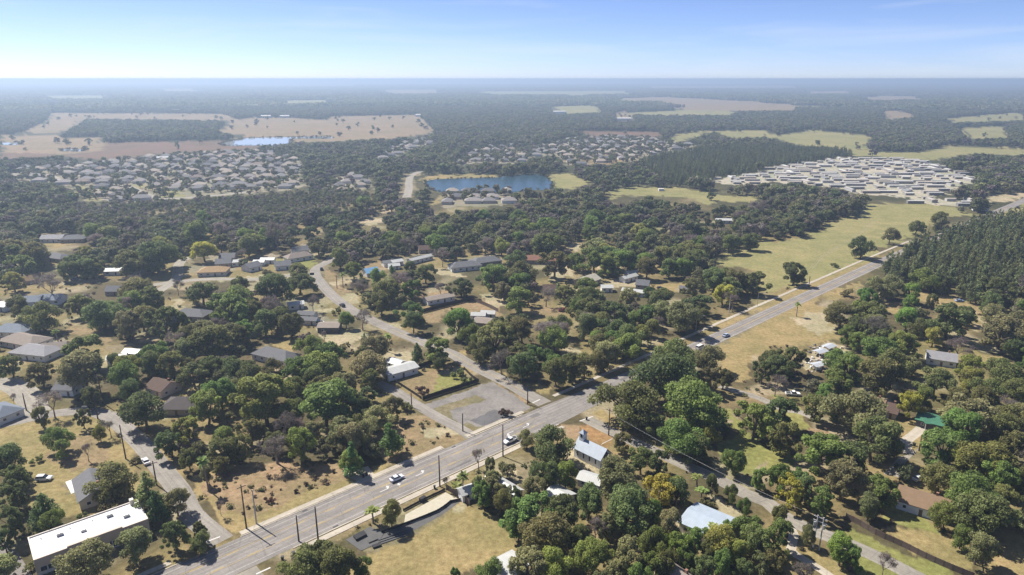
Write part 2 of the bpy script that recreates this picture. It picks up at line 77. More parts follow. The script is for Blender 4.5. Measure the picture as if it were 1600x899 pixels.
OPEN = [('t',[(-34.1,153.5),(-20.7,167.7),(-15.0,175.3),(-8.0,169.9),(1.4,157.0),(4.0,155.0),(-4.0,148.7),(-11.1,146.0),(-17.1,143.8),(-28.9,141.6),(-45.7,142.0),(-43.3,151.5)]),('t',[(-184.4,220.4),(-170.1,228.7),(-155.0,226.8),(-132.2,209.3),(-121.6,194.1),(-102.5,162.9),(-122.7,168.4),(-142.1,171.3),(-156.6,187.0),(-160.9,187.7),(-177.1,194.0),(-195.4,217.8)]),('d',[(-156.1,214.3),(-148.4,217.8),(-136.1,204.5),(-134.5,194.7),(-136.7,191.8),(-146.6,194.0),(-153.1,199.1)]),('t',[(-189.2,248.1),(-178.7,253.7),(-174.1,247.0),(-185.4,243.8)]),('t',[(-213.1,247.0),(-197.7,249.2),(-182.3,233.6),(-186.0,227.8),(-197.9,226.8)]),('s',[(-142.2,243.8),(-135.0,242.8),(-125.1,228.7),(-126.4,225.0),(-138.8,225.0),(-143.1,229.7)]),('t',[(-128.9,212.6),(-124.7,214.3),(-103.5,187.0),(-102.3,180.5)]),('t',[(-99.5,185.4),(-75.9,161.1),(-73.7,161.6),(-51.6,180.2),(-40.5,189.5),(-41.4,194.5),(-103.6,194.5)]),('d',[(-97.7,188.1),(-90.3,179.6),(-76.5,167.1),(-66.0,174.7),(-54.4,185.4),(-44.4,192.3),(-44.8,194.5),(-85.1,197.4)]),('d',[(-96.7,184.1),(-73.8,187.5),(-64.3,180.9),(-70.0,175.9),(-79.7,174.7),(-82.9,167.7)]),('t',[(-98.2,184.1),(-93.1,180.9),(-75.5,160.1),(-77.2,160.1)]),('d',[(-46.2,221.3),(-37.1,234.6),(-15.1,212.6),(-32.6,198.4),(-41.2,193.3)]),('s',[(-32.8,218.7),(-22.6,221.3),(-19.7,216.9),(-30.5,211.0)]),('d',[(-48.6,259.5),(-34.4,271.9),(-29.1,265.6),(-32.5,246.0),(-34.6,243.8)]),('g',[(-29.7,266.8),(-21.1,269.3),(-14.4,258.9),(-32.0,246.0)]),('t',[(-14.8,278.4),(7.0,253.7),(17.4,246.0),(16.8,252.6),(-3.0,266.8),(-13.9,282.5)]),('d',[(-7.3,254.9),(6.7,238.6),(4.4,243.8),(-5.8,256.6)]),('d',[(19.4,221.3),(23.3,223.1),(21.9,207.7),(19.0,206.1)]),('s',[(-33.9,238.1),(-26.5,233.6),(-22.3,227.8),(-24.0,226.8),(-31.1,234.6)]),('o',[(23.3,223.1),(34.6,212.6),(32.7,204.5),(31.2,206.1),(24.1,217.8)]),('t',[(29.7,229.7),(34.4,234.6),(40.1,226.8),(37.2,218.7)]),('t',[(94.0,283.9),(99.1,301.5),(120.7,314.3),(107.5,283.9),(99.3,260.7),(90.6,257.2),(94.1,271.9)]),('g',[(70.8,209.3),(84.8,216.0),(86.8,203.7),(75.2,189.8),(67.8,196.2),(69.1,204.5)]),('g',[(80.9,234.6),(84.4,232.6),(82.9,214.3),(79.2,218.7)]),('s',[(21.5,203.7),(16.2,209.3),(15.9,199.1),(23.0,194.0),(28.7,189.8),(28.5,194.0)]),('g',[(102.1,248.1),(112.4,243.8),(105.9,217.8),(96.2,219.5)]),('g',[(85.0,206.1),(94.6,201.4),(87.5,191.1),(79.3,189.8)]),('d',[(107.1,219.5),(115.2,221.3),(111.7,213.5),(104.2,212.6)]),('t',[(139.7,229.7),(148.9,226.8),(151.4,220.4),(146.9,213.5),(136.2,202.2),(135.4,212.6)]),('t',[(173.4,282.5),(185.5,281.2),(187.7,270.6),(183.8,269.3),(177.1,275.8)]),('g',[(91.0,161.1),(96.2,162.2),(104.8,152.0),(113.5,144.2),(111.6,141.1),(83.3,141.1),(86.9,145.5)]),('t',[(76.3,157.0),(80.7,158.0),(86.3,142.9),(80.3,142.4)]),('t',[(104.0,164.9),(117.8,161.1),(121.6,155.5),(117.7,147.3),(113.8,144.6),(109.1,150.1)]),('g',[(109.2,172.9),(114.8,174.7),(118.4,162.2),(116.8,160.1),(105.4,167.7)]),('t',[(134.5,160.1),(142.9,160.1),(129.1,141.1),(117.2,144.2)]),('s',[(60.3,177.7),(64.6,172.9),(66.5,168.8),(62.8,166.0),(59.9,169.9)]),('d',[(20.9,166.0),(29.3,164.3),(31.1,157.0),(20.6,157.0)]),('d',[(-33.8,174.1),(-28.5,179.6),(-20.9,184.8),(-19.9,181.5),(-27.2,175.3),(-31.2,170.5)]),('s',[(-17.7,172.9),(-12.8,174.1),(-13.8,168.8),(-18.1,169.4)]),('d',[(-52.9,158.0),(-41.2,168.8),(-38.6,167.7),(-45.9,159.0)]),('s',[(-2.2,194.5),(-1.1,196.6),(1.6,189.5),(7.3,185.4),(1.6,184.8)]),('t',[(-231.8,414.7),(-240.1,430.8),(-243.1,450.3),(-232.6,452.6),(-215.6,414.7),(-223.5,408.9)]),('r',[(-220.7,403.3),(-215.6,414.7),(-232.6,452.6),(-229.7,464.3),(-220.3,461.9),(-211.7,422.6),(-205.2,410.8),(-188.1,410.8),(-184.1,401.5),(-200.1,399.7),(-208.0,383.9)]),('u',[(-212.5,426.7),(-218.3,439.3),(-208.4,448.1),(-210.1,469.1),(-193.5,466.7),(-185.7,448.1),(-186.4,422.6),(-196.6,420.6)]),('s',[(-190.8,414.7),(-161.8,414.7),(-158.8,406.3),(-187.9,407.8)]),('r',[(-275.0,445.9),(-249.0,443.6),(-240.2,426.7),(-263.5,426.7)]),('s',[(-284.0,418.6),(-268.8,420.6),(-257.6,405.2),(-271.0,397.9)]),('r',[(-310.1,418.6),(-310.3,428.7),(-300.9,418.6),(-301.4,408.9)]),('r',[(-383.6,544.9),(-348.2,541.7),(-338.4,523.1),(-368.6,523.1)]),('t',[(-366.1,514.3),(-347.3,520.2),(-333.6,500.2),(-345.0,492.1)]),('r',[(-343.9,489.4),(-329.0,486.8),(-317.6,466.7),(-327.6,469.1)]),('t',[(-317.7,441.5),(-307.0,448.1),(-301.2,437.1),(-312.8,435.0)]),('r',[(-293.3,372.4),(-286.3,382.2),(-264.3,383.9),(-256.1,369.3),(-275.3,366.1),(-286.6,363.1)]),('u',[(-264.5,334.8),(-253.9,334.8),(-245.2,322.1),(-251.2,320.8),(-232.8,312.5),(-229.3,307.9),(-215.9,306.8),(-211.0,299.1),(-214.9,292.7),(-218.9,284.7),(-233.4,301.2),(-240.5,305.7),(-251.2,319.6)]),('d',[(-229.0,334.8),(-220.3,332.1),(-202.4,314.8),(-192.6,307.9),(-190.5,301.2),(-202.2,310.2),(-216.7,314.8)]),('r',[(-189.7,296.9),(-177.0,300.2),(-173.7,293.8),(-178.3,290.7),(-175.6,285.7),(-182.9,285.7)]),('r',[(-184.8,360.1),(-170.7,357.1),(-163.9,341.5),(-170.7,341.5)]),('s',[(-193.9,369.3),(-188.1,369.3),(-181.6,351.2),(-186.3,345.6)]),('s',[(-221.4,282.7),(-216.6,284.7),(-210.2,269.8),(-213.2,269.8)]),('r',[(-129.5,426.7),(-132.0,448.1),(-126.2,452.6),(-123.9,439.3),(-124.0,426.7),(-117.7,407.1),(-87.7,354.1),(-71.4,337.4),(-44.1,305.7),(-43.0,296.9),(-55.1,307.9),(-73.5,329.6),(-87.6,345.6),(-107.2,378.9),(-123.0,407.1)]),('s',[(-163.2,418.6),(-129.5,426.7),(-126.7,416.7),(-157.7,403.3)]),('d',[(-124.0,430.8),(-109.7,422.6),(-106.0,407.1),(-94.8,414.7),(-93.2,407.1),(-103.8,397.9),(-89.9,372.4),(-84.6,357.1),(-87.7,354.1),(-112.6,399.7)]),('s',[(-113.0,401.5),(-94.8,414.7),(-93.3,410.1),(-110.8,396.8)]),('s',[(-100.1,374.0),(-90.7,380.6),(-85.9,363.1),(-90.3,357.1)]),('u',[(-130.5,372.4),(-118.3,372.4),(-102.0,342.8),(-87.7,332.1),(-84.8,322.1),(-89.9,318.4),(-99.2,324.5),(-116.8,351.2)]),('s',[(-99.6,319.6),(-77.6,324.5),(-71.2,310.2),(-75.5,292.7),(-86.4,301.2)]),('s',[(-107.5,351.2),(-98.8,357.1),(-96.4,351.2),(-104.5,347.0)]),('r',[(-117.3,294.8),(-115.9,302.3),(-101.7,290.7),(-100.4,286.7),(-107.3,281.7),(-112.9,284.7)]),('t',[(-119.4,310.2),(-104.6,307.9),(-98.0,288.7),(-108.3,299.1)]),('s',[(-56.3,290.7),(-47.1,292.7),(-41.5,277.0),(-41.7,269.8),(-57.4,271.5)]),('d',[(-106.3,452.6),(-87.2,457.2),(-82.6,430.8),(-87.0,430.8),(-93.9,420.6)]),('u',[(-90.9,464.3),(-74.5,466.7),(-58.7,481.6),(-56.4,461.9),(-71.2,452.6),(-73.0,441.5),(-83.3,441.5)]),('u',[(-41.0,448.1),(-26.3,466.7),(-12.0,476.6),(-10.5,461.9),(-23.7,439.3),(-30.8,426.7),(-39.3,435.0)]),('s',[(-49.0,430.8),(-39.3,435.0),(-29.0,414.7),(-48.1,422.6)]),('d',[(-52.5,378.9),(-35.3,387.3),(-33.8,375.7),(-47.8,364.6)]),('d',[(-48.3,345.6),(-48.4,354.1),(-23.2,370.8),(-7.4,360.1),(-6.2,345.6),(-8.8,340.1),(-20.7,342.8),(-34.4,354.1),(-36.9,332.1),(-43.7,329.6)]),('s',[(-23.6,377.3),(-3.7,372.4),(-3.6,357.1),(-9.2,354.1)]),('u',[(-182.2,471.6),(-169.7,474.1),(-163.3,454.9),(-174.6,450.3)]),('g',[(-165.2,457.2),(-154.9,461.9),(-147.9,439.3),(-158.5,437.1)]),('u',[(-163.9,486.8),(-154.7,503.0),(-143.0,461.9),(-153.4,457.2)]),('g',[(-152.1,454.9),(-141.4,469.1),(-133.3,457.2),(-131.9,435.0),(-137.6,439.3)]),('s',[(-135.5,593.8),(-116.6,597.6),(-112.5,575.4),(-127.9,571.9)]),('d',[(-178.2,564.9),(-166.2,579.0),(-152.5,538.5),(-164.9,538.5)]),('t',[(-28.7,288.7),(-23.3,290.7),(-10.1,269.8),(-18.9,269.8)]),('s',[(-64.7,329.6),(-59.0,332.1),(-53.1,322.1),(-58.2,322.1)]),('f',[(152.6,481.6),(178.2,503.0),(201.8,526.1),(164.7,422.6),(151.5,439.3),(136.9,448.1)]),('r',[(86.5,301.2),(94.4,312.5),(142.2,360.1),(133.2,334.8),(93.6,294.8),(91.7,269.8),(90.1,277.0)]),('t',[(95.1,324.5),(130.9,354.1),(145.5,369.3),(141.2,357.1),(90.1,305.7)]),('t',[(93.6,294.8),(134.1,337.4),(119.6,296.9),(105.7,278.9),(100.9,264.4),(90.1,264.4)]),('r',[(40.2,410.8),(50.3,430.8),(54.4,422.6),(51.0,407.1),(44.2,403.3)]),('s',[(60.5,422.6),(81.6,437.1),(79.2,416.7),(86.4,414.7),(83.5,399.7),(79.5,389.0),(66.8,392.5),(54.9,396.1),(56.0,405.2),(69.1,414.7)]),('t',[(86.0,407.1),(93.7,403.3),(102.3,399.7),(110.7,399.7),(107.0,389.0),(85.2,382.2)]),('d',[(8.3,348.4),(18.8,357.1),(29.9,354.1),(30.1,344.2),(13.5,340.1)]),('s',[(21.6,296.9),(30.3,296.9),(31.1,288.7),(21.0,288.7)]),('s',[(51.1,296.9),(60.7,288.7),(69.6,286.7),(64.9,278.9),(54.8,290.7)]),('t',[(43.5,271.5),(65.0,290.7),(80.0,304.5),(78.9,298.0),(63.8,284.7),(45.2,267.9)]),('s',[(44.8,514.3),(52.7,514.3),(50.9,481.6),(44.7,481.6)]),('s',[(19.6,418.6),(29.6,439.3),(41.4,443.6),(40.3,418.6),(20.9,399.7)]),('s',[(164.0,586.3),(197.9,609.4),(190.8,586.3)]),('f',[(190.3,508.6),(224.7,526.1),(273.5,571.9),(298.5,593.8),(358.1,680.0),(421.6,680.0),(358.0,571.9),(306.2,520.2),(270.6,492.1),(253.9,464.3),(190.9,407.1),(146.2,382.2)]),('t',[(141.6,369.3),(252.7,461.9),(244.7,441.5),(178.8,378.9),(169.4,357.1),(173.8,354.1),(161.4,314.8),(147.8,301.2),(116.4,296.9)]),('s',[(144.9,337.4),(169.7,351.2),(161.8,319.6),(150.3,312.5)]),('t',[(178.8,378.9),(218.6,407.1),(204.0,385.6),(181.1,366.1)]),('t',[(211.6,369.3),(217.0,363.1),(205.1,342.8),(198.7,342.8)]),('t',[(235.9,396.1),(240.4,382.2),(260.0,363.1),(252.4,354.1),(231.2,366.1)]),('t',[(192.6,294.8),(204.3,290.7),(200.4,280.8),(189.8,273.3),(181.0,266.1),(183.4,278.9)]),('s',[(212.1,312.5),(221.2,303.4),(229.4,290.7),(225.1,285.7),(215.4,296.9)]),('s',[(246.0,342.8),(248.7,340.1),(238.6,319.6),(232.6,319.6)]),('s',[(136.9,288.7),(148.6,301.2),(159.5,296.9),(154.0,288.7),(135.5,271.5),(124.6,269.8)]),('t',[(212.7,292.7),(222.9,284.7),(212.6,269.8),(205.1,275.1)]),('u',[(-667.3,916.2),(-691.3,971.2),(-669.6,1001.1),(-606.7,1043.9),(-577.7,1115.1),(-446.7,1211.0),(-278.0,739.8),(-337.4,706.8),(-359.9,691.3),(-385.8,671.6),(-383.8,644.0),(-403.5,691.3),(-441.0,701.5),(-502.9,782.3),(-554.4,822.5),(-619.9,851.6)]),('f',[(-501.0,782.3),(-497.0,795.3),(-441.0,722.9),(-424.4,691.3),(-455.6,722.9)]),('f',[(-454.0,815.5),(-443.3,822.5),(-412.8,782.3),(-418.0,769.7)]),('f',[(-408.3,769.7),(-391.2,782.3),(-344.0,717.5),(-367.5,717.5)]),('p',[(-1689.4,2581.7),(-1036.9,2518.0),(-833.6,2145.8),(-853.5,2344.0),(-472.3,1285.1),(-588.3,1285.1),(-572.3,1504.4),(-705.2,1675.1),(-842.2,2101.3),(-1331.4,2192.2),(-1042.6,1614.2),(-1141.1,1614.2),(-1366.9,2058.6)]),('m',[(-873.8,1182.0),(-850.8,1306.9),(-744.3,1379.5),(-597.7,1418.8),(-481.7,1306.9),(-458.2,1241.4),(-597.4,1154.3),(-620.8,1055.1),(-737.4,1127.9),(-799.5,1078.3)]),('p',[(-1138.4,1551.0),(-1024.7,1575.4),(-951.6,1460.3),(-883.6,1504.3),(-717.6,1214.0),(-734.5,1150.1),(-870.1,1181.1)]),('p',[(-827.3,2240.6),(-751.0,2291.1),(-583.9,2145.8),(-597.1,2344.0),(-327.1,2457.2),(-198.6,1740.7),(-185.1,1585.3),(-248.4,1455.0),(-372.8,1386.4),(-500.0,1344.0)]),('w',[(-566.3,1342.2),(-563.8,1439.3),(-543.7,1482.0),(-396.8,1504.3),(-385.5,1460.3),(-457.2,1460.3),(-425.4,1324.3),(-481.0,1306.9),(-533.0,1300.0)]),('w',[(-1001.9,1360.6),(-972.9,1371.9),(-940.0,1324.3),(-967.6,1317.3)]),('w',[(-799.3,1235.2),(-760.3,1226.0),(-744.2,1199.2),(-780.4,1205.1)]),('u',[(-450.3,1211.0),(-389.9,1154.3),(-323.5,1055.1),(-286.9,916.2),(-236.8,782.3),(-282.3,745.6)]),('u',[(-224.0,882.8),(-196.7,899.2),(-173.1,836.8),(-163.6,769.7),(-180.7,751.5),(-211.9,769.7)]),('r',[(-141.5,882.8),(-125.0,933.9),(-121.8,851.6),(-110.3,782.3),(-107.0,717.5),(-115.2,717.5)]),('w',[(-107.2,836.8),(-93.4,854.7),(-53.4,863.8),(-21.3,870.1),(0.4,890.9),(32.0,904.2),(47.2,851.6),(47.2,795.3),(39.0,769.7),(19.7,769.7),(0.4,751.5),(-37.0,743.3),(-55.5,741.0),(-74.7,747.9),(-95.6,782.3)]),('u',[(-215.2,1090.3),(-218.8,1273.3),(-205.4,1398.9),(-178.4,1460.3),(-147.8,1342.2),(-178.1,1273.3),(-184.7,1154.3),(-202.3,1078.3)]),('u',[(-78.2,990.9),(-79.5,1078.3),(-69.7,1241.4),(-37.0,1273.3),(0.0,1342.2),(0.0,1011.5),(-50.7,1032.8)]),('u',[(-74.2,722.9),(-69.9,757.5),(0.0,769.7),(0.0,681.3),(-28.1,662.2),(-49.8,662.2),(-64.0,653.0)]),('s',[(-125.1,635.3),(-120.1,662.2),(-115.3,644.0),(-122.0,618.5),(-113.2,587.3),(-129.7,580.7),(-131.3,602.5)]),('t',[(-116.3,866.9),(-98.5,902.6),(-55.7,902.6),(-17.4,895.9),(-16.9,870.1),(-93.4,854.7),(-106.4,829.6)]),('t',[(-84.5,701.5),(-77.1,734.1),(-70.1,681.3),(-79.3,671.6)]),('u',[(0.0,1211.0),(47.0,1273.3),(125.4,1460.3),(221.3,1504.3),(311.7,1460.3),(323.4,1342.2),(353.7,1306.9),(283.7,1211.0),(217.4,1127.9),(179.2,1032.8),(120.4,1011.5),(81.2,990.9),(75.2,1127.9),(41.8,1127.9),(12.8,1032.8),(0.0,1011.5)]),('d',[(79.8,1154.3),(176.7,1154.3),(196.3,1102.6),(150.5,1011.5),(86.9,1001.1)]),('m',[(152.1,1681.0),(347.8,1653.4),(324.5,1504.3),(299.6,1418.8),(191.8,1504.3)]),('f',[(308.4,1379.5),(361.0,1551.0),(452.2,1681.0),(626.1,1709.6),(560.6,1504.3),(472.9,1460.3),(477.3,1653.4),(418.0,1551.0),(332.1,1379.5)]),('p',[(675.1,4513.0),(1049.2,4945.2),(1389.9,3840.2),(1001.0,2759.9),(735.1,2759.9),(689.1,2847.1),(708.7,3257.8)]),('f',[(103.0,745.6),(139.4,795.3),(196.0,782.3),(221.4,734.1),(260.0,722.9),(249.1,691.3),(209.1,691.3),(191.6,671.6),(194.3,701.5),(172.7,722.9),(119.9,734.1),(106.0,701.5)]),('f',[(47.0,899.2),(77.5,916.2),(92.0,836.8),(93.1,808.7),(85.0,808.7),(63.7,769.7),(49.0,782.3)]),('p',[(382.3,2581.7),(447.1,2793.8),(369.3,2111.4),(308.1,2043.8)]),('y',[(250.9,851.6),(323.8,916.2),(354.5,952.2),(305.5,808.7),(252.9,808.7)]),('f',[(545.1,1504.3),(730.5,1709.6),(794.0,1575.4),(751.7,1460.3),(661.7,1306.9),(617.7,1182.0),(699.4,1182.0),(819.3,1306.9),(929.2,1241.4),(846.7,1127.9),(769.0,1154.3),(649.0,1066.6),(556.8,1127.9),(595.1,1273.3),(546.0,1306.9)]),('y',[(352.1,952.2),(525.7,1102.6),(618.5,1078.3),(621.6,1011.5),(589.3,882.8),(564.0,836.8),(486.2,757.5),(429.7,712.1),(374.1,745.6),(379.8,782.3),(311.1,836.8)]),('y',[(425.6,717.5),(469.8,696.4),(447.9,662.2),(433.6,671.6),(400.0,681.3)]),('f',[(276.0,587.3),(348.3,644.0),(405.6,691.3),(427.8,662.2),(425.2,626.8),(434.5,614.5),(533.0,696.4),(494.9,644.0),(439.5,610.4),(430.9,618.5),(400.8,610.4),(376.0,618.5),(289.2,539.3),(247.9,539.3)]),('f',[(1131.8,1769.8),(1321.2,1868.3),(1048.3,1479.3),(945.0,1431.4)]),('p',[(1285.5,3573.3),(1423.8,3573.3),(1107.9,2759.9),(994.3,2759.9)]),('p',[(1550.3,3340.7),(1721.2,3235.3),(1368.7,2393.1),(1294.8,2271.9),(1149.2,2162.3),(1653.9,3136.3)]),('s',[(514.3,734.1),(573.0,751.5),(544.4,712.1),(503.2,691.3),(484.0,691.3)]),('p',[(-4391.8,8872.7),(-4263.9,9478.2),(-2632.5,6217.2),(-2931.9,5915.5)]),('p',[(-1487.6,7866.8),(-825.8,8339.7),(-486.1,5391.8),(-931.3,5163.1)]),('f',[(-381.9,7065.0),(1206.9,7444.5),(931.3,5163.1),(-178.7,4952.9)]),('p',[(2249.4,11914.9),(5153.0,13030.3),(3377.0,8340.8),(1575.9,8340.8)]),('p',[(2316.1,4839.2),(2959.2,5204.2),(2194.0,3733.8),(1717.7,3516.8)]),('f',[(-3475.9,5204.2),(-3025.5,5408.0),(-2193.0,3979.1),(-2541.7,3852.6)]),('f',[(1372.4,2219.5),(1941.2,2670.6),(1530.7,2102.5),(1255.0,1997.0)]),('f',[(-1373.6,3996.4),(-1074.0,4243.0),(-790.5,3234.5),(-1055.4,3150.1)]),('f',[(176.3,3241.1),(400.7,3402.1),(331.0,2605.2),(158.7,2496.9)]),('p',[(2864.2,7065.0),(3553.7,7444.5),(2514.4,5163.1),(2118.7,5163.1)]),('f',[(-5425.1,14375.4),(-3455.8,16029.2),(-2262.3,10485.1),(-3560.8,9657.9)])]
PINE = [('pine plantation',[(190.5,1010.4),(245.4,1104.2),(356.2,1205.5),(461.7,1251.2),(559.1,1162.9),(546.0,1104.2),(507.0,1068.2),(422.3,1010.4),(354.2,951.3),(249.0,845.4),(211.7,783.4),(178.5,793.2),(170.9,880.1)]),('pine stand',[(240.4,428.9),(278.1,463.9),(336.3,515.1),(400.0,562.4),(450.7,592.0),(486.4,609.4),(317.8,385.4),(257.5,358.0),(253.3,367.1),(242.1,385.4),(232.1,398.5)]),('pine belt',[(-503.8,640.6),(-442.0,667.9),(-322.2,682.4),(-198.8,755.6),(-134.4,713.2),(-140.3,615.4),(-230.4,575.5),(-318.1,554.8)])]
ROADS = {'cross': [(27.2,226.8),(35.6,216.9),(42.2,210.1),(49.8,202.2),(57.7,193.6),(64.7,186.8),(70.6,179.3),(75.8,174.7),(77.6,169.1),(81.8,163.2),(88.3,158.0),(93.7,153.0),(98.7,147.3),(101.4,143.7),(106.7,137.4)],'northwest': [(12.7,239.1),(5.9,247.6),(-0.6,256.6),(-19.6,278.4),(-27.1,288.7),(-44.9,305.7),(-63.8,324.5),(-87.1,351.2),(-105.2,378.9),(-119.8,407.1),(-127.9,426.7),(-129.4,440.6),(-126.8,450.3),(-125.7,474.1)],'west': [(-78.6,157.0),(-92.1,168.8),(-101.4,180.9),(-113.3,193.7),(-126.3,207.7),(-140.8,221.3),(-149.8,228.7),(-158.4,232.6),(-165.7,232.6),(-171.6,231.1),(-177.1,227.8),(-185.6,222.2),(-197.0,214.3)],'concrete': [(-178.4,231.1),(-188.5,242.8),(-198.3,251.5),(-207.7,257.2),(-222.4,259.5)],'alley': [(-13.9,213.5),(-18.1,218.7),(-27.2,227.8),(-38.9,240.7),(-46.5,249.8),(-55.4,258.3)],'midstreet': [(-218.0,397.9),(-206.8,405.2),(-188.1,410.8),(-160.2,410.1),(-146.2,416.7),(-127.3,422.6)],'midnorth': [(-208.6,382.2),(-210.6,410.8),(-224.3,443.6),(-227.5,459.6),(-222.0,474.1)],'far': [(-111.5,717.5),(-118.2,782.3),(-126.1,836.8),(-130.5,890.9),(-124.5,930.3)],'loop': [(-459.9,811.4),(-423.8,769.7),(-369.2,710.0),(-342.2,717.5),(-313.8,736.4),(-292.5,753.9)],'loopwest': [(-628.5,907.6),(-593.3,882.8),(-551.1,836.8)],'path': [(77.5,164.3),(77.7,160.1),(74.3,153.5),(76.3,149.7),(78.8,146.0),(80.5,142.9)],'track': [(84.9,254.9),(91.1,249.2),(97.7,243.3),(102.8,234.6),(107.9,232.6),(113.3,225.9)],'fieldtrack': [(197.3,435.0),(222.4,471.6),(249.0,503.0),(283.6,544.9),(319.6,593.8)],'drive': [(148.9,221.3),(141.9,215.2),(135.3,209.3),(133.0,202.2)]}
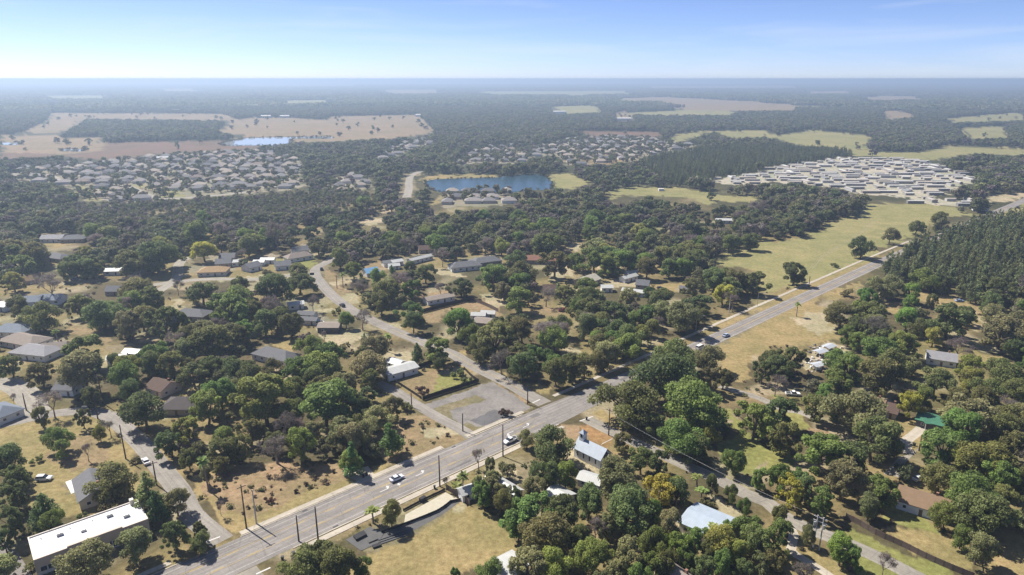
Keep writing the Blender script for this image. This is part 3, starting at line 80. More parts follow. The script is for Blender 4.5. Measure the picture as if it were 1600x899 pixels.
HOUSES = [((-130.2, 184.7), (-121.7, 173.6), 9, 3, 'gable', 'grey', 'cream', 'grey-roofed cottage half hidden by an oak beside the white concrete slab'), ((-143.4, 251.7), (-135.7, 247.7), 9, 3, 'gable', 'brown', 'pink', 'brown-roofed house with pale end wall beside the curving street'), ((-127.4, 234.2), (-122.3, 234.2), 10, 2.8, 'hip', 'dark', 'tan', 'dark hip-roofed house in front of the brown-roofed one by the street'), ((-180.7, 249.9), (-173.1, 249.3), 8, 2.8, 'gable', 'grey', 'white', 'grey-roofed house under the mossy tree behind the bend in the street'), ((-191.3, 229.2), (-186.4, 226.8), 9, 3, 'hip', 'blue', 'white', 'pale blue-grey house cut by the edge of the picture beside the street'), ((-53.3, 262.1), (-42.1, 270.4), 7.5, 3, 'low', 'white', 'white', 'long white metal-roofed cottage behind the fenced lawn lot'), ((-52.8, 276.2), (-47.7, 272.4), 5, 2.6, 'low', 'white', 'white', 'small white lean-to roof behind the long white cottage'), ((-7.0, 184.2), (1.5, 175.5), 4.5, 2.8, 'low', 'white', 'white', 'long white-roofed building among trees beside the tan field'), ((-13.3, 177.7), (-11.7, 178.6), 4, 2.6, 'low', 'white', 'white', 'small white roof next to the palm beside the highway'), ((12.3, 177.0), (16.0, 173.3), 6, 2.8, 'low', 'white', 'white', 'white roof peeking through trees below the chapel'), ((22.3, 185.1), (26.6, 182.6), 5, 2.6, 'low', 'white', 'white', 'low pale roof directly in front of the chapel'), ((50.2, 165.1), (58.2, 158.3), 11, 3.2, 'low', 'metal', 'white', 'large bluish white metal roof among the trees near the cross street'), ((39.8, 141.4), (42.0, 138.4), 6, 2.8, 'gable', 'tan', 'cream', 'tan roof glimpsed through trees at the bottom of the view'), ((114.6, 175.5), (124.7, 168.3), 9, 3, 'gable', 'tanbrown', 'white', 'brown-roofed bungalow with pale walls behind the paling fence'), ((148.6, 224.1), (154.3, 219.4), 8, 2.8, 'low', 'green', 'dark', 'green metal-roofed house with open carport beside its concrete drive'), ((132.7, 236.9), (139.5, 231.7), 8, 3, 'gable', 'tanbrown', 'tan', 'long brown-roofed house left of the yellow-green tree'), ((139.1, 231.8), (141.5, 229.8), 7, 2.6, 'gable', 'brown', 'tan', 'dark brown roofed wing at the end of the long brown-roofed house'), ((184.1, 281.1), (193.9, 276.2), 8, 3, 'gable', 'lilac', 'white', 'light grey-roofed house with small dark windows by the sandy track'), ((-2.9, 142.8), (1.3, 146.0), 7, 3, 'flat', 'white', 'white', 'flat white building hidden under trees at the corner of the tan field'), ((-111.0, 285.1), (-99.1, 279.1), 9, 3, 'hip', 'grey', 'white', 'grey hip-roofed house with white walls in a tan clearing'), ((-95.8, 319.4), (-85.6, 319.4), 8, 3, 'low', 'tan', 'dark', 'tan-roofed house with shaded front next to the winding road'), ((-121.9, 352.7), (-114.5, 355.7), 6, 2.8, 'low', 'white', 'white', 'white-topped mobile home, first of three beside the winding road'), ((-111.8, 339.0), (-102.9, 337.6), 5, 2.6, 'low', 'grey', 'white', 'grey mobile home, second of three beside the winding road'), ((-107.9, 330.3), (-99.2, 328.7), 5, 2.6, 'low', 'grey', 'white', 'grey mobile home, third of three beside the winding road'), ((-48.2, 361.3), (-34.2, 369.8), 7, 2.8, 'low', 'tan', 'white', 'long brownish roof with white wall behind the dark compound fence'), ((-37.2, 432.1), (-25.2, 436.5), 10, 3, 'hip', 'grey', 'white', 'grey hip-roofed house, nearer of the pair behind the compound'), ((-23.8, 442.8), (-12.5, 448.8), 10, 3, 'hip', 'grey', 'tan', 'grey hip-roofed house, farther of the pair behind the compound'), ((-93.4, 416.9), (-86.7, 421.8), 7, 2.8, 'gable', 'bluebright', 'white', 'bright blue-roofed house on a tan yard'), ((-69.5, 446.4), (-56.5, 460.5), 4.5, 2.8, 'low', 'white', 'white', 'long narrow white trailer at the edge of the woods'), ((-85.7, 441.4), (-81.7, 443.6), 6, 2.8, 'low', 'grey', 'white', 'small grey roof beside the white sheds near the blue-roofed house'), ((-81.0, 442.7), (-74.8, 446.8), 6, 2.8, 'low', 'white', 'white', 'white shed behind the blue-roofed house, the wider one'), ((-80.7, 434.1), (-75.3, 435.9), 5, 2.6, 'low', 'white', 'white', 'white shed behind the blue-roofed house, the lower one'), ((-156.0, 433.9), (-146.8, 437.4), 9, 3, 'gable', 'grey', 'white', 'grey-roofed house with white end wall left of the road bend'), ((-152.2, 454.9), (-143.6, 461.7), 9, 3, 'hip', 'tan', 'white', 'pale brown-roofed house behind the road bend'), ((-156.6, 473.8), (-147.4, 479.1), 8, 3, 'gable', 'grey', 'white', 'grey-roofed house farthest behind the road bend'), ((-170.4, 449.6), (-161.4, 449.6), 4.5, 2.8, 'low', 'white', 'white', 'white trailer at the end of the side street'), ((-172.3, 443.6), (-166.9, 443.6), 4.5, 2.8, 'low', 'white', 'white', 'short white trailer beside the longer one on the side street'), ((-19.8, 336.2), (-14.9, 335.6), 4, 2.8, 'low', 'white', 'white', 'white trailer inside the fenced compound, nearer one'), ((-15.2, 339.2), (-9.8, 338.4), 4, 2.8, 'low', 'white', 'white', 'white trailer inside the fenced compound, farther one'), ((-18.1, 327.6), (-11.1, 325.6), 8, 2.8, 'low', 'tan', 'tan', 'brown-grey roof in the corner of the fenced compound'), ((-67.5, 479.4), (-56.7, 482.0), 8, 2.8, 'gable', 'brown', 'tan', 'brown roof at the wood edge beyond the long white trailer'), ((-41.0, 471.4), (-34.7, 468.3), 6, 2.6, 'gable', 'red', 'tan', 'reddish roof at the wood edge behind the paired grey houses'), ((-361.1, 514.0), (-345.2, 515.2), 10, 3, 'gable', 'lilac', 'white', 'long pale grey roof in front of the left-hand woods'), ((-341.9, 512.8), (-331.9, 514.0), 9, 3, 'hip', 'grey', 'tan', 'grey roof joined to the long pale grey roof by the woods'), ((-323.5, 460.8), (-308.6, 454.9), 10, 3, 'hip', 'grey', 'tan', 'grey-brown house below the long pale grey roof'), ((-296.4, 401.1), (-294.8, 403.4), 6, 2.6, 'gable', 'ochre', 'tan', 'small ochre-roofed shed in the left-hand yards'), ((-296.9, 407.3), (-293.8, 408.0), 6, 2.6, 'gable', 'ochre', 'white', 'ochre-roofed shed behind the smaller ochre one'), ((-260.5, 422.3), (-250.6, 423.2), 8, 2.8, 'low', 'white', 'white', 'white-roofed building left of the mown street corner, the longest'), ((-249.7, 424.0), (-245.3, 424.0), 7, 2.8, 'low', 'white', 'white', 'white-roofed building left of the mown street corner, the middle one'), ((-242.1, 420.7), (-236.4, 420.7), 7, 2.8, 'low', 'white', 'tan', 'white-roofed building left of the mown street corner, nearest to it'), ((-269.6, 360.0), (-262.4, 361.6), 9, 2.8, 'gable', 'blue', 'white', 'blue-grey roof in the left-hand yards, shorter of two'), ((-262.5, 363.1), (-251.6, 364.4), 9, 2.8, 'gable', 'blue', 'white', 'blue-grey roof in the left-hand yards, longer of two'), ((-235.1, 302.3), (-222.8, 297.8), 11, 3, 'hip', 'tan', 'white', 'brown-grey hip roof, middle of the cluster by the left edge'), ((-220.2, 288.2), (-209.3, 285.7), 11, 3, 'hip', 'lilac', 'white', 'large grey hip-roofed house, nearest of the cluster by the left edge'), ((-211.8, 289.7), (-205.9, 291.4), 9, 2.8, 'gable', 'tan', 'white', 'brown-grey gabled wing beside the large grey hip-roofed house'), ((-248.7, 315.3), (-239.5, 314.1), 11, 3, 'hip', 'blue', 'white', 'blue-grey hip roof, farthest of the cluster by the left edge'), ((-177.9, 278.2), (-171.2, 280.9), 5, 2.6, 'low', 'white', 'white', 'white trailer roof deep among the trees'), ((-172.9, 286.5), (-168.8, 285.7), 5, 2.6, 'low', 'white', 'white', 'small white roof deep among the trees'), ((-171.9, 338.2), (-162.0, 336.6), 10, 3, 'hip', 'grey', 'tan', 'grey hip-roofed house right below the street junction'), ((-195.5, 421.1), (-186.8, 422.3), 11, 3, 'hip', 'ochre', 'cream', 'tan-orange hip-roofed house at the street junction'), ((-197.0, 440.5), (-188.3, 442.8), 9, 3, 'gable', 'grey', 'tan', 'grey-roofed house behind the tan-orange one'), ((-200.5, 455.9), (-191.0, 457.4), 9, 3, 'gable', 'grey', 'tan', 'grey-roofed house farthest behind the tan-orange one'), ((-186.6, 442.8), (-183.7, 444.2), 6, 3, 'low', 'white', 'white', 'small white shed among the grey roofs by the junction'), ((-172.7, 428.7), (-168.6, 435.2), 9, 3, 'gable', 'grey', 'white', 'grey-roofed house on the side street east of the junction'), ((-280.3, 354.2), (-271.6, 351.2), 8, 2.8, 'low', 'white', 'white', 'white roof at the picture edge beside the blue-grey roofs'), ((-233.8, 379.6), (-228.9, 379.6), 7, 2.8, 'gable', 'grey', 'tan', 'small grey roof among trees before the white-roofed buildings'), ((41.2, 394.9), (50.8, 405.1), 10, 3, 'gable', 'cream', 'tan', 'beige gable-roofed house among oaks in the middle of the view'), ((67.7, 403.3), (77.1, 411.0), 4.5, 2.8, 'low', 'white', 'white', 'white trailer in the cluttered yard, longest one'), ((72.2, 415.0), (78.8, 418.2), 4.5, 2.8, 'low', 'white', 'white', 'white trailer in the cluttered yard, rearmost one'), ((75.3, 393.0), (81.6, 390.8), 7, 2.8, 'gable', 'grey', 'tan', 'grey roof in the cluttered yard of trailers'), ((53.9, 385.7), (57.9, 385.7), 6, 2.8, 'low', 'white', 'white', 'small white roof at the near end of the cluttered yard'), ((64.7, 380.5), (76.2, 375.4), 5, 2.6, 'low', 'white', 'white', 'low white roof along the front of the cluttered yard'), ((99.3, 384.0), (104.9, 382.2), 5, 2.8, 'low', 'grey', 'tan', 'open grey shed on the grass east of the cluttered yard'), ((9.3, 451.9), (31.3, 449.6), 9, 2.8, 'gable', 'red', 'tan', 'long reddish roof among oaks in the middle of the view'), ((19.0, 382.3), (25.0, 382.3), 7, 2.8, 'gable', 'brown', 'tan', 'brown roof under oaks near the beige gable-roofed house'), ((177.8, 586.5), (190.8, 585.0), 8, 2.8, 'low', 'white', 'white', 'white roof in the woods beside the open field'), ((-547.9, 1067.9), (-529.1, 1072.8), 14, 4, 'low', 'white', 'white', 'broad white roof at the back of the left-hand subdivision'), ((24.5, 1538.5), (47.1, 1538.5), 14, 6, 'low', 'white', 'white', 'tall white building behind the lakeside subdivision'), ((439.8, 645.9), (451.4, 641.3), 8, 3, 'low', 'white', 'white', 'pale building beside the drive to the storage yard')]

# ------------------------------------------------------------------ helpers
def link(o, parent=None):
    SC.collection.objects.link(o)
    if parent is not None:
        o.parent = parent
    return o

def tag(o, label=None, cat=None, group=None, kind=None):
    if label: o['label'] = label
    if cat: o['category'] = cat
    if group: o['group'] = group
    if kind: o['kind'] = kind
    return o

def empty(name, loc, rz=0.0, scale=None):
    o = bpy.data.objects.new(name, None)
    o.empty_display_size = 0.5
    o.location = loc
    o.rotation_euler = (0, 0, rz)
    if scale: o.scale = scale
    return link(o)

def copy_thing(root, loc, rz, scale=None):
    r = root.copy(); link(r)
    r.location = loc; r.rotation_euler = (0, 0, rz)
    if scale: r.scale = scale
    for ch in root.children:
        c = ch.copy(); link(c); c.parent = r
        for g in ch.children:
            d = g.copy(); link(d); d.parent = c
    return r

class MB:
    """collects boxes, prisms and tubes into one mesh"""
    def __init__(self): self.v = []; self.f = []; self.m = []
    def add(self, vs, fs, mi=0):
        b = len(self.v); self.v += [tuple(p) for p in vs]
        for f in fs: self.f.append(tuple(i + b for i in f)); self.m.append(mi)
        return self
    def box(self, x0, x1, y0, y1, z0, z1, mi=0):
        vs = [(x0,y0,z0),(x1,y0,z0),(x1,y1,z0),(x0,y1,z0),(x0,y0,z1),(x1,y0,z1),(x1,y1,z1),(x0,y1,z1)]
        return self.add(vs, [(0,3,2,1),(4,5,6,7),(0,1,5,4),(1,2,6,5),(2,3,7,6),(3,0,4,7)], mi)
    def tube(self, pts, rad, n=6, mi=0, cap=True):
        pts = [Vector(p) for p in pts]; vs = []; fs = []
        if not hasattr(rad, '__len__'): rad = [rad] * len(pts)
        for i, p in enumerate(pts):
            d = (pts[min(i+1, len(pts)-1)] - pts[max(i-1, 0)]).normalized()
            a = d.orthogonal().normalized() if abs(d.z) < .98 else Vector((1,0,0)); a = (a - d * a.dot(d)).normalized(); b = d.cross(a)
            for k in range(n):
                t = 2 * math.pi * k / n
                vs.append(p + (a * math.cos(t) + b * math.sin(t)) * rad[i])
        for i in range(len(pts) - 1):
            for k in range(n):
                fs.append((i*n+k, i*n+(k+1) % n, (i+1)*n+(k+1) % n, (i+1)*n+k))
        if cap:
            fs.append(tuple(reversed(range(n)))); fs.append(tuple(range((len(pts)-1)*n, len(pts)*n)))
        return self.add(vs, fs, mi)
    def mesh(self, name, mats):
        me = bpy.data.meshes.new(name)
        me.from_pydata(self.v, [], self.f)
        for m in (mats if isinstance(mats, (list, tuple)) else [mats]): me.materials.append(m)
        if any(self.m): me.polygons.foreach_set('material_index', self.m)
        me.update()
        return me
    def build(self, name, mats, parent=None):
        return link(bpy.data.objects.new(name, self.mesh(name, mats)), parent)

def np_mesh(name, V, Fq, mat, attrs=None, smooth=False):
    """V (n,3), Fq (m,k) faces of equal length k"""
    me = bpy.data.meshes.new(name)
    V = np.asarray(V, np.float32); Fq = np.asarray(Fq, np.int32); k = Fq.shape[1]
    me.vertices.add(len(V)); me.vertices.foreach_set('co', V.ravel())
    me.loops.add(Fq.size); me.loops.foreach_set('vertex_index', Fq.ravel())
    me.polygons.add(len(Fq)); me.polygons.foreach_set('loop_start', np.arange(len(Fq), dtype=np.int32) * k)
    me.update(calc_edges=True)
    for nm, (typ, dat) in (attrs or {}).items():
        a = me.attributes.new(nm, typ, 'POINT')
        a.data.foreach_set('color' if typ == 'FLOAT_COLOR' else 'value', np.asarray(dat, np.float32).ravel())
    if mat is not None: me.materials.append(mat)
    return me

def smoothnoise(x, y, s, seed=0):
    """cheap smooth value noise by summed sines, about -1..1"""
    r = np.random.default_rng(seed); out = 0
    for i in range(5):
        a = r.uniform(0, 6.283); f = s * r.uniform(.6, 1.8); p = r.uniform(0, 6.283)
        out = out + np.sin((x*math.cos(a) + y*math.sin(a)) * f + p + 1.3*np.sin((x*math.sin(a) - y*math.cos(a)) * f * .7 + p*2))
    return out / 2.6

def in_poly(x, y, poly):
    p = np.asarray(poly, float); ins = np.zeros(np.shape(x), bool)
    j = len(p) - 1
    for i in range(len(p)):
        xi, yi = p[i]; xj, yj = p[j]
        c = ((yi > y) != (yj > y)) & (x < (xj - xi) * (y - yi) / ((yj - yi) if yj != yi else 1e-9) + xi)
        ins ^= c; j = i
    return ins

# ------------------------------------------------------------------ materials
MATS = {}
def mat_plain(name, col, rough=.8, var=.12, scale=.6, spec=.3, metal=0., bump=0., detail=6):
    if name in MATS: return MATS[name]
    m = bpy.data.materials.new(name); m.use_nodes = True
    nt = m.node_tree; n = nt.nodes; l = nt.links; b = n['Principled BSDF']
    b.inputs['Roughness'].default_value = rough
    b.inputs['Metallic'].default_value = metal
    b.inputs['Specular IOR Level'].default_value = spec
    tc = n.new('ShaderNodeTexCoord'); nz = n.new('ShaderNodeTexNoise')
    nz.inputs['Scale'].default_value = scale; nz.inputs['Detail'].default_value = detail; nz.inputs['Roughness'].default_value = .65
    l.new(tc.outputs['Object'], nz.inputs['Vector'])
    mx = n.new('ShaderNodeMix'); mx.data_type = 'RGBA'
    mx.inputs[6].default_value = (*[c * (1 - 2.2*var) for c in col], 1)
    mx.inputs[7].default_value = (*[min(c * (1 + 2.2*var), 1) for c in col], 1)
    l.new(nz.outputs['Fac'], mx.inputs[0]); l.new(mx.outputs[2], b.inputs['Base Color'])
    if bump:
        bp = n.new('ShaderNodeBump'); bp.inputs['Strength'].default_value = bump; l.new(nz.outputs['Fac'], bp.inputs['Height']); l.new(bp.outputs[0], b.inputs['Normal'])
    MATS[name] = m
    return m

def mat_stripe(name, col, col2, pitch, rough=.6, axis='X', fac=.35, metal=0.):
    """sheet metal or shingle courses: fine lines across the object's own axis over mottled wear"""
    if name in MATS: return MATS[name]
    m = mat_plain(name, col, rough, .12, .5, metal=metal)
    nt = m.node_tree; n = nt.nodes; l = nt.links; b = n['Principled BSDF']
    src = b.inputs['Base Color'].links[0].from_socket
    tc = n.new('ShaderNodeTexCoord'); wv = n.new('ShaderNodeTexWave'); wv.wave_type = 'BANDS'; wv.bands_direction = axis
    wv.inputs['Scale'].default_value = .314 / pitch; wv.inputs['Distortion'].default_value = .4
    l.new(tc.outputs['Object'], wv.inputs['Vector'])
    rp = n.new('ShaderNodeMath'); rp.operation = 'POWER'; rp.inputs[1].default_value = 5; l.new(wv.outputs['Fac'], rp.inputs[0])
    ml = n.new('ShaderNodeMath'); ml.operation = 'MULTIPLY'; ml.inputs[1].default_value = fac; l.new(rp.outputs[0], ml.inputs[0])
    mx = n.new('ShaderNodeMix'); mx.data_type = 'RGBA'; mx.inputs[7].default_value = (*col2, 1)
    l.new(ml.outputs[0], mx.inputs[0]); l.new(src, mx.inputs[6]); l.new(mx.outputs[2], b.inputs['Base Color'])
    return m

def mat_leaf(name, col=None, var=.22, trans=.5):
    m = bpy.data.materials.new(name); m.use_nodes = True
    nt = m.node_tree; n = nt.nodes; l = nt.links; b = n['Principled BSDF']; out = n['Material Output']
    oi = n.new('ShaderNodeObjectInfo')
    at = n.new('ShaderNodeAttribute'); at.attribute_name = 'tone'
    if col is None: base = oi.outputs['Color']
    else:
        c = n.new('ShaderNodeRGB'); c.outputs[0].default_value = (*col, 1); base = c.outputs[0]
    # per-leaf tone
    k = n.new('ShaderNodeMath'); k.operation = 'MULTIPLY_ADD'; k.inputs[1].default_value = 1.1; k.inputs[2].default_value = .45
    l.new(at.outputs['Fac'], k.inputs[0])
    r = n.new('ShaderNodeMath'); r.operation = 'MULTIPLY_ADD'; r.inputs[1].default_value = 2*var; r.inputs[2].default_value = 1 - var
    l.new(oi.outputs['Random'], r.inputs[0])
    kk = n.new('ShaderNodeMath'); kk.operation = 'MULTIPLY'; l.new(k.outputs[0], kk.inputs[0]); l.new(r.outputs[0], kk.inputs[1])
    hs = n.new('ShaderNodeHueSaturation')
    h = n.new('ShaderNodeMath'); h.operation = 'MULTIPLY_ADD'; h.inputs[1].default_value = .045; h.inputs[2].default_value = .482
    fr = n.new('ShaderNodeMath'); fr.operation = 'MULTIPLY'; fr.inputs[1].default_value = 7.31; l.new(oi.outputs['Random'], fr.inputs[0])
    fr2 = n.new('ShaderNodeMath'); fr2.operation = 'FRACT'; l.new(fr.outputs[0], fr2.inputs[0])
    l.new(fr2.outputs[0], h.inputs[0]); l.new(h.outputs[0], hs.inputs['Hue']); l.new(kk.outputs[0], hs.inputs['Value']); l.new(base, hs.inputs['Color'])
    l.new(hs.outputs[0], b.inputs['Base Color'])
    b.inputs['Roughness'].default_value = .62; b.inputs['Specular IOR Level'].default_value = .25
    if trans:
        t = n.new('ShaderNodeBsdfTranslucent'); l.new(hs.outputs[0], t.inputs['Color'])
        mx = n.new('ShaderNodeMixShader'); mx.inputs[0].default_value = trans
        l.new(b.outputs[0], mx.inputs[1]); l.new(t.outputs[0], mx.inputs[2]); l.new(mx.outputs[0], out.inputs['Surface'])
    MATS[name] = m
    return m

LEAF = mat_leaf('leaf')
LEAF_FAR = mat_leaf('leaf_far', (.125, .128, .052), .32, .4)
LEAF_PINE = mat_leaf('leaf_pine', (.165, .178, .075), .3, .42)
LEAF_YOUNG = mat_leaf('leaf_young', (.165, .172, .075), .3, .4)
LEAF_BROWN = mat_leaf('leaf_brown', (.13, .09, .055), .4, .2)
BARK = mat_plain('bark', (.13, .10, .08), .9, .2, 2.0)
BARK_PALE = mat_plain('bark_pale', (.24, .19, .17), .9, .2, 2.0)

def mat_ground():
    m = bpy.data.materials.new('ground'); m.use_nodes = True
    nt = m.node_tree; n = nt.nodes; l = nt.links; b = n['Principled BSDF']
    b.inputs['Roughness'].default_value = .95; b.inputs['Specular IOR Level'].default_value = .1
    at = n.new('ShaderNodeAttribute'); at.attribute_name = 'cover'
    tc = n.new('ShaderNodeTexCoord')
    def nz(s, d=7, r=.6):
        x = n.new('ShaderNodeTexNoise'); x.inputs['Scale'].default_value = s; x.inputs['Detail'].default_value = d; x.inputs['Roughness'].default_value = r
        l.new(tc.outputs['Object'], x.inputs['Vector']); return x
    a, c, d = nz(.09), nz(.55, 6, .7), nz(.013, 6)
    def ramp(src, lo, hi, p0, p1):
        r = n.new('ShaderNodeValToRGB'); r.color_ramp.elements[0].position = p0; r.color_ramp.elements[1].position = p1
        r.color_ramp.elements[0].color = (*lo, 1); r.color_ramp.elements[1].color = (*hi, 1); l.new(src, r.inputs[0]); return r.outputs[0]
    def mul(x, y):
        q = n.new('ShaderNodeMix'); q.data_type = 'RGBA'; q.blend_type = 'MULTIPLY'; q.inputs[0].default_value = 1; l.new(x, q.inputs[6]); l.new(y, q.inputs[7]); return q.outputs[2]
    col = mul(at.outputs['Color'], ramp(a.outputs['Fac'], (.76,.82,.72), (1.14,1.10,1.09), .32, .68))
    col = mul(col, ramp(c.outputs['Fac'], (.62,.60,.56), (1.26,1.28,1.30), .30, .70))
    e5 = nz(3.2, 5, .75)
    col = mul(col, ramp(e5.outputs['Fac'], (.72,.74,.68), (1.24,1.22,1.22), .33, .67))
    col = mul(col, ramp(d.outputs['Fac'], (.84,.90,.80), (1.12,1.06,1.05), .35, .65))
    l.new(col, b.inputs['Base Color'])
    bp = n.new('ShaderNodeBump'); bp.inputs['Strength'].default_value = .6; bp.inputs['Distance'].default_value = .25; l.new(c.outputs['Fac'], bp.inputs['Height']); l.new(bp.outputs[0], b.inputs['Normal'])
    return m

def mat_road(name, col, lanes=0.0, worn=.2):
    """asphalt or concrete: patches, cracks and, by lane position, tyre-polished tracks (uv x = metres across)"""
    m = bpy.data.materials.new(name); m.use_nodes = True
    nt = m.node_tree; n = nt.nodes; l = nt.links; b = n['Principled BSDF']
    b.inputs['Roughness'].default_value = .85; b.inputs['Specular IOR Level'].default_value = .25
    tc = n.new('ShaderNodeTexCoord')
    def nz(vec, s, d=6, r=.65):
        x = n.new('ShaderNodeTexNoise'); x.inputs['Scale'].default_value = s; x.inputs['Detail'].default_value = d; x.inputs['Roughness'].default_value = r; l.new(vec, x.inputs['Vector']); return x.outputs['Fac']
    def ramp(src, lo, hi, p0, p1):
        r = n.new('ShaderNodeValToRGB'); r.color_ramp.elements[0].position = p0; r.color_ramp.elements[1].position = p1
        r.color_ramp.elements[0].color = (lo,lo,lo,1); r.color_ramp.elements[1].color = (hi,hi,hi,1); l.new(src, r.inputs[0]); return r.outputs[0]
    def mul(x, y):
        q = n.new('ShaderNodeMix'); q.data_type = 'RGBA'; q.blend_type = 'MULTIPLY'; q.inputs[0].default_value = 1; l.new(x, q.inputs[6]); l.new(y, q.inputs[7]); return q.outputs[2]
    base = n.new('ShaderNodeRGB'); base.outputs[0].default_value = (*col, 1); c = base.outputs[0]
    c = mul(c, ramp(nz(tc.outputs['Object'], .12), 1-worn, 1+worn, .3, .7))
    c = mul(c, ramp(nz(tc.outputs['Object'], 1.1, 8, .75), 1-worn*.7, 1+worn*.7, .3, .7))
    # streaks drawn out along the road
    mp = n.new('ShaderNodeMapping'); mp.inputs['Scale'].default_value = (1.1, .018, 1); l.new(tc.outputs['UV'], mp.inputs['Vector'])
    c = mul(c, ramp(nz(mp.outputs[0], 1.0, 4), 1-worn*1.1, 1+worn*.9, .32, .68))
    # cracks
    vo = n.new('ShaderNodeTexVoronoi'); vo.feature = 'DISTANCE_TO_EDGE'; vo.inputs['Scale'].default_value = .22; l.new(tc.outputs['Object'], vo.inputs['Vector'])
    c = mul(c, ramp(vo.outputs['Distance'], .78, 1.0, .0, .03))
    if lanes:
        sx = n.new('ShaderNodeSeparateXYZ'); l.new(tc.outputs['UV'], sx.inputs[0])
        q = n.new('ShaderNodeMath'); q.operation = 'MULTIPLY'; q.inputs[1].default_value = 2*math.pi/lanes; l.new(sx.outputs[0], q.inputs[0])
        cs = n.new('ShaderNodeMath'); cs.operation = 'COSINE'; l.new(q.outputs[0], cs.inputs[0])
        c = mul(c, ramp(cs.outputs[0], .90, 1.05, 0, 1))
    l.new(c, b.inputs['Base Color'])
    return m

def mat_water(name, col, rough, bump, scale):
    m = bpy.data.materials.new(name); m.use_nodes = True
    nt = m.node_tree; n = nt.nodes; l = nt.links; b = n['Principled BSDF']
    b.inputs['Base Color'].default_value = (*col, 1); b.inputs['Roughness'].default_value = rough; b.inputs['IOR'].default_value = 1.33
    tc = n.new('ShaderNodeTexCoord'); nz = n.new('ShaderNodeTexNoise'); nz.inputs['Scale'].default_value = scale; nz.inputs['Detail'].default_value = 5
    l.new(tc.outputs['Object'], nz.inputs['Vector'])
    bp = n.new('ShaderNodeBump'); bp.inputs['Strength'].default_value = bump; bp.inputs['Distance'].default_value = 1.0
    l.new(nz.outputs['Fac'], bp.inputs['Height']); l.new(bp.outputs[0], b.inputs['Normal'])
    return m

# ------------------------------------------------------------------ the ground sheet
COVER = {'litter': (0.097,0.080,0.048), 't': (0.259,0.202,0.107), 'g': (0.200,0.195,0.075), 'd': (.245,.180,.115), 's': (0.336,0.284,0.206), 'o': (0.245,0.155,0.078), 'm': (0.155,0.099,0.075), 'f': (0.239,0.216,0.107),
         'p': (.235,.172,.118), 'u': (0.232,0.202,0.162), 'y': (0.363,0.330,0.286), 'r': (0.195,0.162,0.110), 'w': (0.065,0.065,0.045), 'floor': (0.054,0.054,0.030)}
OPEN += [('r', [(-33.9,238.1),(-13.7,254.3),(-7.9,258.9),(7.1,236.6),(-11.1,217.8),(-18.2,220.4),(-31.0,233.6)]), ('r', [(-45.3,157.6),(-39.8,163.2),(-30.7,168.8),(-20.1,179.9),(-15.0,175.6),(-28,159),(-36,152)]), ('r', [(-139.5,185.4),(-136.6,188.2),(-131,181.8),(-133.1,178.5)])]
POLYB = [(c, p, min(q[0] for q in p), max(q[0] for q in p), min(q[1] for q in p), max(q[1] for q in p)) for c, p in OPEN]

def road_dist_ok(x, y): return True

def build_ground():
    ang = np.concatenate([np.linspace(-180, -44, 24)[:-1], np.linspace(-44, 44, 560), np.linspace(44, 180, 24)[1:]])
    ang = np.radians(ang)
    rr = np.concatenate([[.01, 30, 60], np.geomspace(90, 1500, 430), np.geomspace(1500, 60000, 110)[1:]])
    A, R = np.meshgrid(ang[:-1], rr)          # last column closes on the first
    X = R * np.sin(A); Y = R * np.cos(A)
    nr, nc = X.shape
    D = R
    wob = np.clip(D * .010, .8, 40)
    sx = X + wob * smoothnoise(X, Y, .5, 1) * .5 + wob * smoothnoise(X, Y, .16, 2)*.5
    sy = Y + wob * smoothnoise(X, Y, .5, 3) * .5 + wob * smoothnoise(X, Y, .16, 4)*.5
    col = np.empty((nr, nc, 3)); col[:] = COVER['litter']
    far = np.clip((D - 520) / 350, 0, 1)[..., None]
    col = col * (1 - far) + np.array(COVER['floor']) * far
    gr = np.clip(smoothnoise(X, Y, .06, 8) * 1.2 + .25, 0, 1)[..., None] * (1 - far)
    col = col * (1 - gr*.75) + np.array(COVER['t']) * gr*.75
    gs = np.clip(smoothnoise(X, Y, .11, 9) * 2.2 - 1.0, 0, 1)[..., None] * (1 - far)
    col = col * (1 - gs*.7) + np.array(COVER['s']) * gs*.7
    # far clearings, the same rule that keeps the woods off them
    fc = far_clear(X, Y)[..., None]
    col = np.where(fc, np.where((smoothnoise(X, Y, .003, 77) > 0)[..., None], np.array(COVER['p'])*1.1, np.array(COVER['f'])), col)
    for c, p, x0, x1, y0, y1 in POLYB:
        q = (sx > x0) & (sx < x1) & (sy > y0) & (sy < y1)
        if not q.any(): continue
        ins = np.zeros_like(q); ins[q] = in_poly(sx[q], sy[q], p)
        col[ins] = COVER[c]
    V = np.stack([X, Y, np.zeros_like(X)], -1).reshape(-1, 3)
    i, j = np.meshgrid(np.arange(nr-1), np.arange(nc), indexing='ij'); j2 = (j + 1) % nc
    Fq = np.stack([i*nc+j, (i+1)*nc+j, (i+1)*nc+j2, i*nc+j2], -1).reshape(-1, 4)[:, ::-1]
    C4 = np.concatenate([col.reshape(-1, 3), np.ones((nr*nc, 1))], 1)
    me = np_mesh('ground', V, Fq, mat_ground(), {'cover': ('FLOAT_COLOR', C4)})
    o = link(bpy.data.objects.new('ground', me)); o['kind'] = 'structure'
    return o

def far_clear(x, y):
    d = np.hypot(x, y)
    s = .8*smoothnoise(x, y*.8, .0024, 21) + .6*smoothnoise(x, y, .0062, 22)
    return (d > 2300) & (s > .52 - .1*np.clip((d-4000)/6000, 0, 1))
build_ground()

